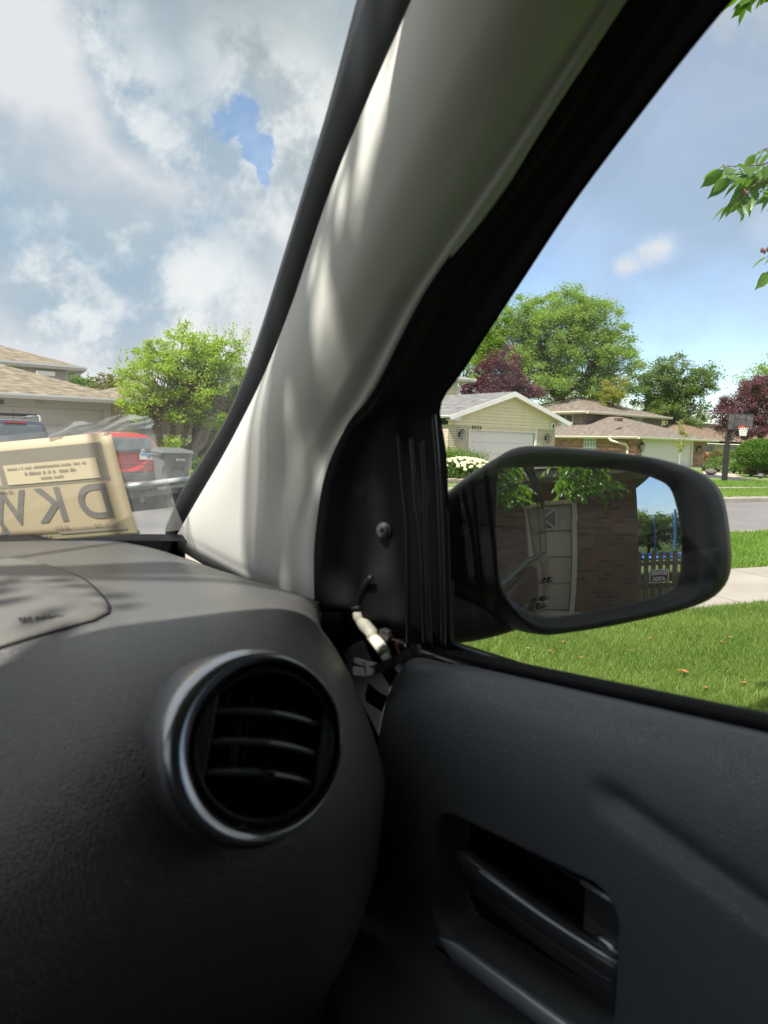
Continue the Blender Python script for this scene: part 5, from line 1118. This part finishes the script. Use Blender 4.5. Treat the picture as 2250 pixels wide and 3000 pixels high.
for k, v_ in enumerate((.0190, .0005, -.0180)):
    rows = []; hw = min(math.sqrt(max(0, .0432**2-v_**2)), .0365)
    for i in range(21):
        u_ = -1+2*i/20; f_ = VC+vr*u_*hw+vu*(v_-.0035*u_*u_)+va_*(.003-.009*u_*u_)
        rows.append([f_+vu*.0050-va_*.016, f_+vu*.0026-va_*.002, f_+vu*.0012+va_*.0006, f_-vu*.0012+va_*.0006, f_-vu*.0024-va_*.002, f_+vu*.0005-va_*.016])
    b = MB(); b.grid(rows, close=True); n0 = len(b.v); b.f.append(tuple(range(6))[::-1]); b.f.append(tuple(n0-6+j for j in range(6))); b.build('vent_louver', mat('louver_black', (.05, .055, .06), .2, coat=1), VB, smooth=True)
for k in range(4):
    u_ = (-.024, -.008, .008, .024)[k]; b = MB(); b.obox(VC+vr*u_-va_*.030, vr*.0005, vu*.030, va_*.006); b.build('vent_vane', rub, VB)
b = MB(); b.obox(VC-vu*.0185+vr*.002+va_*.004, vr*.0035, vu*.0035, va_*.004); b.build('vent_tab', gloss, VB, bevel=.001)
# pod round the vent

# door --------------------------------------------------------------------------
def ztop(y): return 1.2155-.11*(y-.217) if y > -.2 else 1.2614
dp = spline([(.486, -.004), (.479, .000), (.470, -.002), (.462, -.012), (.452, -.030), (.444, -.055), (.439, -.085), (.437, -.12), (.437, -.16), (.438, -.21), (.437, -.25), (.425, -.28), (.395, -.30), (.37, -.315), (.355, -.34), (.36, -.40), (.39, -.45), (.42, -.55), (.43, -.75)], 400)
ys = np.r_[np.linspace(-1.0, .12, 30), np.linspace(.13, .54, 210), np.linspace(.545, .635, 14)]
def smooth(a, e0, e1): t = max(0, min(1, (a-e0)/(e1-e0))); return t*t*(3-2*t)
def pocket(y, z):   # signed distance into the rounded handle recess
    cyy, cz, hy, hz, r_ = .384, ztop(y)-.193, .100, .060, .026
    dx_ = abs(y-cyy)-(hy-r_); dz_ = abs(z-cz)-(hz-r_); return -(math.hypot(max(dx_, 0), max(dz_, 0))+min(max(dx_, dz_), 0)-r_)
c0, c1 = np.array(on(1690, 2290, 0, .437))[1:], np.array(on(2260, 2690, 0, .437))[1:]
rows = []
for y in ys:
    row = []
    for x, dz_ in dp:
        z = ztop(y)+dz_; front = max(0, (y-.54)/.09); xx = x+.035*front**2
        s = pocket(y, z); xx += .040*smooth(s, -.003, .008)
        q = np.array([y, z]); t = max(0, min(1.3, np.dot(q-c0, c1-c0)/np.dot(c1-c0, c1-c0))); d_ = np.linalg.norm(q-(c0+(c1-c0)*t)); sd = (q-c0)[0]*(c1-c0)[1]-(q-c0)[1]*(c1-c0)[0]
        xx += .009*math.exp(-(d_/.010)**2)*smooth(t, 0, .25)
        row.append((xx, y, z-.03*front**2))
    rows.append(row)
b = MB(); b.grid(rows); DP = b.build('door_panel', doorm, CAR, smooth=True)
DP.data.materials.append(gloss); nc_ = len(dp)
for f_ in DP.data.polygons:
    c = f_.center+DP.matrix_world.translation+worldloc(CAR)
    if pocket(c[1], c[2]) > .0075: f_.material_index = 1
md = DP.modifiers.new('thick', 'SOLIDIFY'); md.thickness = -.01; md.offset = -1
b = MB(); b.tube([(.487, y, ztop(y)+.004) for y in np.linspace(.56, -.42, 20)], .007, 8); b.build('sill_strip', rub, DP, smooth=True)
# handle recess liner parts
b = MB(); rows = []
for y in np.linspace(.286, .462, 24):
    u_ = (y-.374)/.088; x_ = .447-.005*(1-u_*u_); z_ = 1.012+.002*u_; rows.append([(x_+.018, y, z_+.004), (x_+.002, y, z_+.005), (x_-.001, y, z_+.001), (x_+.001, y, z_-.010), (x_+.006, y, z_-.026), (x_+.018, y, z_-.028)])
b.grid(rows); b.build('door_handle', mat('lever_black', (.09, .095, .11), .25, coat=.8), DP, smooth=True, solid=.002)
b = MB(); b.tube([(.447-.005*(1-((y-.374)/.088)**2), y, 1.0165) for y in np.linspace(.288, .43, 14)], .0016, 6); b.build('lever_edge', chr_, DP, smooth=True)
b = MB(); b.obox((.462, .308, 1.036), (.006, 0, 0), (0, .0195, 0), (0, 0, .021)); o = b.build('lock_housing', MATS['lever_black'], DP, bevel=.003)
b = MB(); b.tube([(.454, .328, 1.0575), (.454, .291, 1.0565)], .0022, 6); b.build('lock_edge', chr_, o, smooth=True)
b = MB(); b.ball((.456, .302, 1.018), (.005, .014, .005), 12, 8); b.build('lock_switch', satin, o, smooth=True)
b = MB(); rows = []
for i, y in enumerate(np.linspace(.462, -.6, 50)):
    r_ = .0098*min(1, .25+math.sqrt(max(0, (.462-y)/.02))) if y > .44 else .0098; z_ = .938+.09*(.462-max(y, .1)); rows.append([(.427-.007*math.sin(a)*r_/.0085, y, z_+math.cos(a)*r_+.003*math.sin(a)) for a in np.linspace(0, 2*math.pi, 14, endpoint=False)])
b.grid(rows, close=True); b.build('grip_trim', chr_, DP, smooth=True)
b = MB(); b.tube([(.434, y, .922+.09*(.462-max(y, .1))) for y in np.linspace(.475, -.6, 30)], .0022, 6); b.build('grip_line', satin, DP, smooth=True)
# window glass of the front door (closed)
WG = glass_mat('side_glass', (.96, .965, .965), .035); gz = lambda t: 1.19+.58*t
b = MB(); b.grid([[(.500-.030*(i/8), y, 1.17+.62*i/8) for k, y in enumerate(np.linspace(.66-.30*(i/8), -.50, 8))] for i in range(9)]); b.build('door_window', WG, CAR, smooth=True)
# windscreen
rows = []
for i in range(15):
    t = i/14; a = A[int(round((1-t)*(NS-1)))] ; hw = a[0]-XC
    rows.append([(XC+hw*u_, a[1]+(base_y(XC)-base_y(.42))*(1-u_*u_)*(1-.95*t)+.003, a[2]) for u_ in np.linspace(-1.02, 1.02, 21)])
b = MB(); b.grid(rows); b.build('windscreen', glass_mat('screen_glass', (.95, .98, .97), .03, haze=.035), CAR, smooth=True)
# cowl strip along the screen base
b = MB(); rows = []
for u_ in np.linspace(-1.0, 1.0, 40):
    x = XC+.80*u_; y = base_y(x); rows.append([(x, y-.035, 1.238), (x, y-.02, 1.246), (x, y+.015, 1.243), (x, y+.09, 1.20), (x, y+.20, 1.15)])
b.grid(rows); b.build('cowl', blk, CAR, smooth=True)
b = MB(); b.ball(at(395, 1560, 1.10), (.008, .008, .005), 8, 6); b.build('screen_clip', mat('clip_clear', (.4, .42, .45), .2), CAR)
# wiper resting low on the glass
b = MB(); b.tube([at(-200, 1500, 1.34), at(100, 1462, 1.33), at(340, 1431, 1.32), at(600, 1400, 1.31)], [.0085, .008, .0075, .006], 8); wa = b.build('wiper_arm', mat('wiper_silver', (.55, .56, .58), .35, metal=.2), CAR, smooth=True)
b = MB(); p0_, p1_ = at(330, 1478, 1.315), at(560, 1452, 1.305); d_ = (p1_-p0_)/2; b.obox((p0_+p1_)/2, d_, (0, .008, .004), (0, -.002, .0135)); b.ball(at(420, 1470, 1.30), (.006, .004, .006), 8, 6); b.build('wiper_blade', rub, wa, bevel=.003)

# door mirror -------------------------------------------------------------------
MM = at(1770, 1570, .80); hd, el = R(203.2), R(4.6)
mn = np.array([math.sin(hd)*math.cos(el), math.cos(hd)*math.cos(el), math.sin(el)]); mex = np.cross((0, 0, 1), mn); mex /= np.linalg.norm(mex); mex = mex if np.dot(mex, _r) > 0 else -mex; mey = np.cross(mn, mex); mey = mey if mey[2] > 0 else -mey
def mloc(x, y):
    px, py = 1200+x*.633, 1250+y*.633; q = ray(px, py); t = np.dot(MM-C0, mn)/np.dot(q, mn); p = C0+q*t-MM; return np.array([np.dot(p, mex), np.dot(p, mey)])
outl = [(385, 220), (398, 165), (440, 120), (500, 96), (560, 88), (700, 94), (900, 112), (1060, 132), (1200, 160), (1330, 205), (1410, 258), (1450, 320), (1470, 400), (1485, 520), (1490, 620), (1478, 700), (1440, 760), (1380, 805), (1260, 850), (1000, 910), (800, 945), (660, 964), (600, 962), (545, 935), (470, 862), (420, 800), (396, 740), (388, 600), (384, 400), (384, 300)]
glas = [(405, 300), (410, 240), (428, 205), (480, 188), (700, 184), (900, 192), (1050, 210), (1150, 238), (1225, 280), (1258, 370), (1278, 480), (1286, 600), (1282, 690), (1258, 742), (1180, 785), (1000, 830), (800, 868), (690, 884), (620, 880), (550, 855), (480, 805), (434, 745), (416, 640), (406, 450)]
def closed_spline(pts, n):
    P_ = np.array([mloc(*p) for p in pts]); P_ = np.vstack([P_[-2:], P_, P_[:3]]); s = spline(P_, 400)
    ang = np.arctan2(s[:, 1], s[:, 0]); L = np.r_[0, np.cumsum(np.linalg.norm(np.diff(s, axis=0), axis=1))]
    # cut to one turn
    i0 = np.argmin(np.linalg.norm(s-P_[2], axis=1)[:200]); i1 = 200+np.argmin(np.linalg.norm(s-P_[2], axis=1)[200:]); s = s[i0:i1+1]; L = np.r_[0, np.cumsum(np.linalg.norm(np.diff(s, axis=0), axis=1))]
    u_ = np.linspace(0, L[-1], n, endpoint=False); s = np.stack([np.interp(u_, L, s[:, k]) for k in (0, 1)], 1)
    # start both rings at the same angle
    k = np.argmin(np.abs(np.arctan2(s[:, 1], s[:, 0])-math.pi/2)); return np.roll(s, -k, axis=0)
NO = 96; OU = closed_spline(outl, NO); GL = closed_spline(glas, NO)
def sag(a, b_): return -(a*a+b_*b_)/(2*1.4)          # convex glass
def mp(p, h): return MM+mex*p[0]+mey*p[1]+mn*h
cO = OU.mean(0)
rows = [[mp(g_, sag(*g_)-.016) for g_ in GL], [mp(g_, -.004) for g_ in GL], [mp(g_*.55+o_*.45, .006) for g_, o_ in zip(GL, OU)], [mp(g_*.2+o_*.8, .007) for g_, o_ in zip(GL, OU)], [mp(o_, .000) for o_ in OU]]
for dpt, s, sh in ((.014, 1.012, .003), (.035, 1.00, .012), (.060, .94, .024), (.085, .80, .036), (.102, .55, .044), (.108, .2, .048), (.109, .01, .05)):
    rows.append([mp(cO+(o_-cO)*s, -dpt)-mex*(sh+.034*min(1, dpt/.05)*max(0, -(o_-cO)[0]/.13)**1.5)-mey*((.042 if (o_-cO)[1] > 0 else -.006)*min(1, abs((o_-cO)[1])/.03)*min(1, dpt/.05)*max(0, -(o_-cO)[0]/.13)**1.2) for o_ in OU])
b = MB(); b.grid(rows, close=True); MI = b.build('side_mirror', mat('mirror_shell', (.008, .009, .011), .42, bump=(420, .25, .0005)), CAR, smooth=True)
mg = bpy.data.materials.new('mirror_silver'); mg.use_nodes = True; nt = mg.node_tree; N = nt.nodes; Lk = nt.links; bs = N['Principled BSDF']; bs.inputs['Metallic'].default_value = 1; bs.inputs['Base Color'].default_value = (.62, .65, .66, 1); bs.inputs['Roughness'].default_value = 0.0
tcn = N.new('ShaderNodeTexCoord'); nz = N.new('ShaderNodeTexNoise'); nz.inputs['Scale'].default_value = 22; nz.inputs['Detail'].default_value = 8; Lk.new(tcn.outputs['Object'], nz.inputs[0]); mr_ = N.new('ShaderNodeMapRange'); Lk.new(nz.outputs['Fac'], mr_.inputs[0]); mr_.inputs[1].default_value = .42; mr_.inputs[2].default_value = .75; mr_.inputs[3].default_value = .02; mr_.inputs[4].default_value = .20
df = N.new('ShaderNodeBsdfDiffuse'); df.inputs[0].default_value = (.35, .34, .32, 1); mxs = N.new('ShaderNodeMixShader'); Lk.new(mr_.outputs[0], mxs.inputs[0]); Lk.new(bs.outputs[0], mxs.inputs[1]); Lk.new(df.outputs[0], mxs.inputs[2]); Lk.new(mxs.outputs[0], N['Material Output'].inputs[0])
rows = []
for s in (1.0, .9, .75, .6, .45, .3, .15, .005): rows.append([mp(g_*s, sag(*(g_*s))-.0025) for g_ in GL])
b = MB(); b.grid(rows, close=True); MG = b.build('mirror_glass', mg, MI, smooth=True)
# arm joining the mirror to the door
b = MB(); rows = []
for t in np.linspace(0, 1, 9):
    c = np.array([.535, .62, 1.20])*(1-t)+(MM-mn*.045-mex*.10-mey*.078)*t; h = .030+.004*math.sin(t*3.1); w = .045-.008*t
    rows.append([c+np.array([0, 1, 0])*w*math.copysign(abs(math.cos(a))**.7, math.cos(a))+np.array([0, 0, 1])*h*math.copysign(abs(math.sin(a))**.7, math.sin(a)) for a in np.linspace(0, 2*math.pi, 24, endpoint=False)])
b.grid(rows, close=True); b.f.append(tuple(len(b.v)-24+i for i in range(24))); b.build('mirror_arm', mat('arm_black', (.02, .021, .024), .5), MI, smooth=True)

# body shell --------------------------------------------------------------------
def flank(sx, ox, y0, y1, name='body_side'):
    b = MB(); rows = []
    pr = spline([(.40, .22), (.475, .30), (.52, .45), (.535, .70), (.542, .90), (.538, 1.02), (.520, 1.12), (.498, 1.180), (.488, 1.188)], 24)
    for y in np.linspace(y0, y1, 40):
        tp_ = 1-.06*max(0, (y-.3)/1.2)-.10*max(0, (-2.6-y)/1.0); rows.append([(ox+sx*(x*tp_-.0), y, z+(0 if z < 1.1 else .045*min(1, max(0, (.5-y)/1.0)))) for x, z in pr])
    b.grid(rows); return b.build(name, paint, CAR, smooth=True, solid=.012)
flank(1, 0, .92, -3.5); flank(-1, 2*XC, .92, -3.5)
b = MB(); b.tube([(.503, y, 1.188+.045*min(1, max(0, (.5-y)))) for y in np.linspace(.55, -2.6, 30)], .006, 6); b.build('belt_moulding', mat('moulding', (.10, .105, .11), .3, metal=.6), CAR, smooth=True)
for y_ in (-.62, -1.62):
    b = MB(); b.tube([(.545, y_+.10, 1.045), (.575, y_+.08, 1.05), (.577, y_-.08, 1.05), (.545, y_-.10, 1.045)], .013, 8); b.build('outer_handle', gloss, CAR, smooth=True)
# hood and wings ahead of the screen
b = MB(); rows = []
for y in np.linspace(1.10, 2.25, 16):
    t = (y-1.1)/1.15; zc = 1.165-.10*t**1.5-.28*max(0, (t-.85)/.15)**2; rows.append([(XC+u_*(.93-.08*t*t), y, zc-.10*abs(u_)**3-.02*t) for u_ in np.linspace(-1, 1, 21)])
b.grid(rows); b.build('bonnet', paint, CAR, smooth=True, solid=.01)
for s in (-1, 1):
    b = MB(); rows = []
    for y in np.linspace(.90, 2.25, 14):
        t = max(0, (y-1.1)/1.15); xe = XC+s*(.93-.08*t*t); rows.append([(xe-s*.0, y, 1.075-.09*t-.25*max(0, (t-.85)/.15)**2), (xe+s*.02, y, .98-.09*t), (xe+s*.015, y, .75), (xe-s*.01, y, .45), (xe-s*.06, y, .26)])
    b.grid(rows); b.build('front_wing', paint, CAR, smooth=True, solid=.01)
b = MB(); b.box(XC-.83, 2.2, .25, XC+.83, 2.3, .85); b.build('front_bumper', paint, CAR, bevel=.06)
for s in (-1, 1):
    for y in (1.55, -1.05-1.25):
        b = MB(); b.lathe([(.001, 0), (.21, 0), (.23, .02), (.325, .03), (.335, .1), (.325, .2), (.2, .21)], (XC+s*.93, y, .335), (-s, 0, 0), 28); b.build('wheel', M_black, CAR, smooth=True)
# roof
rows = []
RY, RZ = A[0][1]-.01, A[0][2]
for y in np.linspace(RY, -3.2, 30):
    t = (RY-y)/(RY+3.2); z = RZ+.035*math.sin(math.pi*min(1, t*1.1+.1))-.16*max(0, (t-.8)/.2)**2; rows.append([(XC+u_*(.77+.03*math.sin(math.pi*t)), y, z-.05*abs(u_)**4+.01) for u_ in np.linspace(-1, 1, 19)])
b = MB(); b.grid(rows); b.build('roof', paint, CAR, smooth=True, solid=.012)
rows2 = [[(p[0], p[1], p[2]-.03) for p in r_] for r_ in rows]; b = MB(); b.grid(rows2); b.build('headlining', head, CAR, smooth=True, solid=.006)
glass_mat('privacy_glass', (.16, .18, .18), .09)
for s in (-1, 1):
    sx_ = lambda x: x if s == 1 else 2*XC-x
    b = MB(); b.tube([(sx_(.445), .35, 1.735), (sx_(.45), .1, 1.762), (sx_(.455), -.5, 1.785), (sx_(.45), -1.6, 1.78), (sx_(.43), -2.8, 1.70)], .034, 10); b.build('roof_rail', blk, CAR, smooth=True)
    for (ya, yb, w) in ((-.52, -.60, .055), (-1.62, -1.80, .05), (-2.75, -3.0, .13)):
        b = MB(); b.prism([(sx_(.500), ya+w, 1.17), (sx_(.500), ya-w, 1.17), (sx_(.452), yb-w, 1.78), (sx_(.452), yb+w, 1.78)], (-.03*s, 0, 0)); b.build('body_pillar', gloss, CAR)
    for (ya, yb, yc, yd) in ((-.58, -1.57, -1.74, -.66), (-1.68, -2.62, -2.85, -1.86)):
        b = MB(); b.quad((sx_(.494), ya, 1.20), (sx_(.494), yb, 1.20), (sx_(.450), yc, 1.76), (sx_(.450), yd, 1.76)); b.build('rear_window', MATS['privacy_glass'], CAR)
b = MB(); b.box(XC-.85, -3.52, .3, XC+.85, -3.46, 1.22); b.build('tailgate', paint, CAR, bevel=.03)
b = MB(); b.quad((XC-.78, -3.46, 1.22), (XC+.78, -3.46, 1.22), (XC+.70, -3.2, 1.72), (XC-.70, -3.2, 1.72)); b.build('tailgate_window', MATS['privacy_glass'], CAR)
# left front pillar and door (mirror image), floor, seats, steering wheel
b = MB(); rows = []
for i in range(0, NS, 3):
    rows.append([(2*XC-p[0], p[1], p[2]) for p in (A[i], B[i], D_[i])])
b.grid(rows); b.build('far_pillar', trimm, CAR, smooth=True, solid=.02)
b = MB(); b.grid([[(2*XC-x, y, ztop(y)+dz_) for x, dz_ in dp[::6]] for y in np.linspace(-1, .6, 12)]); b.build('far_door_panel', doorm, CAR, smooth=True, solid=.01)
b = MB(); b.grid([[(2*XC-(.500-.030*(i/8)), y, 1.17+.62*i/8) for k, y in enumerate(np.linspace(.66-.30*(i/8), -.50, 8))] for i in range(9)]); b.build('far_door_window', glass_mat('far_glass', (.55, .57, .56), .04), CAR, smooth=True)  # unseen pane, tinted darker to hold back light from that side
b = MB(); b.box(-1.2, -3.4, .26, .46, 1.3, .30); b.box(-1.2, 1.0, .3, .46, 1.04, 1.18); b.build('floor', dark, CAR)
for cx2 in (0.06, -.80):
    b = MB(); b.box(cx2-.25, -.62, .45, cx2+.25, -.05, .66); st_ = b.build('seat', mat('seat_cloth', (.03, .03, .032), .95, bump=(300, .3, .002)), CAR, bevel=.05)
    b = MB(); b.prism([(cx2-.24, -.55, .62), (cx2-.24, -.42, .62), (cx2-.24, -.72, 1.26), (cx2-.24, -.84, 1.24)], (.48, 0, 0)); b.build('backrest', MATS['seat_cloth'], st_, bevel=.03)
    b = MB(); b.box(cx2-.13, -.88, 1.30, cx2+.13, -.78, 1.48); b.build('headrest', MATS['seat_cloth'], st_, bevel=.03)
b = MB(); sc = np.array([-.80, .10, 1.08]); s1 = np.array([1., 0, 0]); s2 = np.array([0, .42, .91]); b.tube([sc+(s1*math.cos(a)+s2*math.sin(a))*.185 for a in np.linspace(0, 2*math.pi, 37)], .015, 8)
for a in (0, math.pi, -math.pi/2): b.tube([sc, sc+(s1*math.cos(a)+s2*math.sin(a))*.18], .014, 6)
b.tube([sc, sc+np.array([0, .36, -.12])], .035, 10); b.build('steering_wheel', blk, CAR, smooth=True)

# paper plate permit in its clear sleeve, standing on the dash ---------------------
BR = at(405, 1563, 1.075); TR = at(324, 1265, 1.045); BL0 = at(0, 1590, 1.115)
px_ = BL0-BR; px_ /= np.linalg.norm(px_); py__ = TR-BR; hh = np.linalg.norm(py__); py__ /= hh
py__ = py__; pn = np.cross(px_, py__); pn /= np.linalg.norm(pn); pn = pn if np.dot(pn, C0-BR) > 0 else -pn    # towards the camera
PC = empty('paper_permit', tuple(BR), 'beige paper number plate in a clear plastic sleeve, seen from behind on the dashboard', 'permit')
Wd = .305
def pp(u_, v_, o=0): return BR+px_*(Wd*u_)+py__*(hh*v_)+pn*(o+.006*math.sin(math.pi*min(1, u_*1.0))+.002*math.sin(3*v_))
pm = bpy.data.materials.new('permit_paper'); pm.use_nodes = True; nt = pm.node_tree; N = nt.nodes; Lk = nt.links; bs = N['Principled BSDF']; bs.inputs['Base Color'].default_value = (.80, .71, .53, 1); bs.inputs['Roughness'].default_value = .6
tl = N.new('ShaderNodeBsdfTranslucent'); tl.inputs[0].default_value = (.92, .80, .56, 1); mx_ = N.new('ShaderNodeMixShader'); mx_.inputs[0].default_value = .45; Lk.new(bs.outputs[0], mx_.inputs[1]); Lk.new(tl.outputs[0], mx_.inputs[2]); Lk.new(mx_.outputs[0], N['Material Output'].inputs[0])
b = MB(); b.grid([[pp(u_, v_) for u_ in np.linspace(0, 1, 25)] for v_ in np.linspace(0, 1, 9)]); PS = b.build('paper_sheet', pm, PC, smooth=True, solid=.0004)
ink = mat('permit_ink', (.30, .27, .22), .8); ink2 = mat('permit_ink_light', (.42, .36, .24), .8); bronze = mat('permit_olive', (.33, .30, .19), .8)
def strip(mb, u0, v0, u1, v1, o=.0008, n=10):
    us = np.linspace(u0, u1, n); mb.grid([[pp(u_, v0, o) for u_ in us], [pp(u_, v1, o) for u_ in us]])
def perm_text(mb, txt, u_, v_, size, sx=1.0, bold=.001):
    v, f = text_mesh(txt, size, 0, bold=bold); 
    # reading direction runs towards +px_, i.e. mirrored for us, since the print is on the far side
    mb.add([pp(u_+p[0]*sx/Wd, v_+p[1]/hh, .0012) for p in v], f)
b = MB(); strip(b, .06, .735, 1.0, .915, n=30); strip(b, .06, .58, .105, .735); strip(b, .06, .55, 1.0, .58, n=30); strip(b, .60, .58, .635, .735)
b.build('printed_band', ink, PS)
b = MB(); strip(b, .105, .58, .60, .775, .0016, 20); b.build('printed_panel', mat('permit_beige', (.72, .62, .42), .7), PS)
for ch, u0_ in (('D', .17), ('K', .40), ('W', .655)):
    b = MB(); perm_text(b, ch, u0_, .335, .075, sx=1.0, bold=.0012); b.build('plate_letter', mat('permit_letters', (.22, .21, .195), .8), PS)
b = MB(); perm_text(b, 'A', .70, .115, .030); b.build('plate_letter', MATS['permit_letters'], PS)
g = np.random.default_rng(9); b = MB()
def scribble(u0, u1, v_, h_, o=.002):
    u_ = u0
    while u_ < u1:
        w = g.uniform(.003, .008)
        if g.random() < .82: strip(b, u_, v_-h_/2, u_+w, v_+h_/2*g.uniform(.4, 1), o, 2)
        u_ += w+.0025
scribble(.16, .58, .735, .026); scribble(.22, .50, .68, .034); scribble(.28, .42, .625, .030); scribble(.13, .20, .125, .024); scribble(.34, .42, .125, .030); scribble(.37, .41, .085, .018); scribble(.09, .27, .10, .014); scribble(.45, .62, .05, .03); scribble(.59, .66, .525, .03)
b.build('small_print', ink, PS)
b = MB(); rows = []
for u_ in np.linspace(.0, .5, 20): rows.append([pp(u_, .012, .0010), pp(u_, .06+.13*math.exp(-((u_+.02)/.13)**2), .0010)])
b.grid(rows); b.build('printed_wave', bronze, PS)
b = MB(); strip(b, .045, .055, .40, .085, .0018, 16); b.build('footer_band', ink, PS)
slv = glass_mat('sleeve_plastic', (.93, .94, .95), .10, haze=.17)
b = MB(); rows = []
for v_ in np.linspace(-.01, 1.06, 22):
    rows.append([pp(u_, v_, -.004-.006*abs(math.sin(5*v_+u_*20))*(1 if u_ < 0 else .1))+pn*0 for u_ in np.linspace(-.225+.03*v_, 1.02, 40)])
b.grid(rows); b.build('plastic_sleeve', slv, PC, smooth=True)
b = MB(); rows = []
for j in range(8):
    v_ = 1.0+.13*j/7; rows.append([pp(u_, v_-.02*math.sin(u_*26)*j/7-.10*(j/7)*max(0, u_)**.8, -.004+.008*math.sin(u_*22+j)) for u_ in np.linspace(-.21, .32, 26)])
b.grid(rows); b.build('sleeve_flap', glass_mat('flap_plastic', (.95, .955, .96), .02, haze=.12), PC, smooth=True)
# rail closing the roof edge above the doors
for s in (-1, 1):
    sx_ = lambda x: x if s == 1 else 2*XC-x
    b = MB(); rows = []
    for y in np.linspace(.47, -2.95, 26):
        d_ = -.05*max(0, (-y-2.0)); rows.append([(sx_(.37), y, RZ-.012+d_), (sx_(.43), y, RZ-.035+d_), (sx_(.462), y, 1.800+d_), (sx_(.470), y, 1.762+d_)])
    b.grid(rows); b.build('cant_rail', paint, CAR, smooth=True, solid=.008)
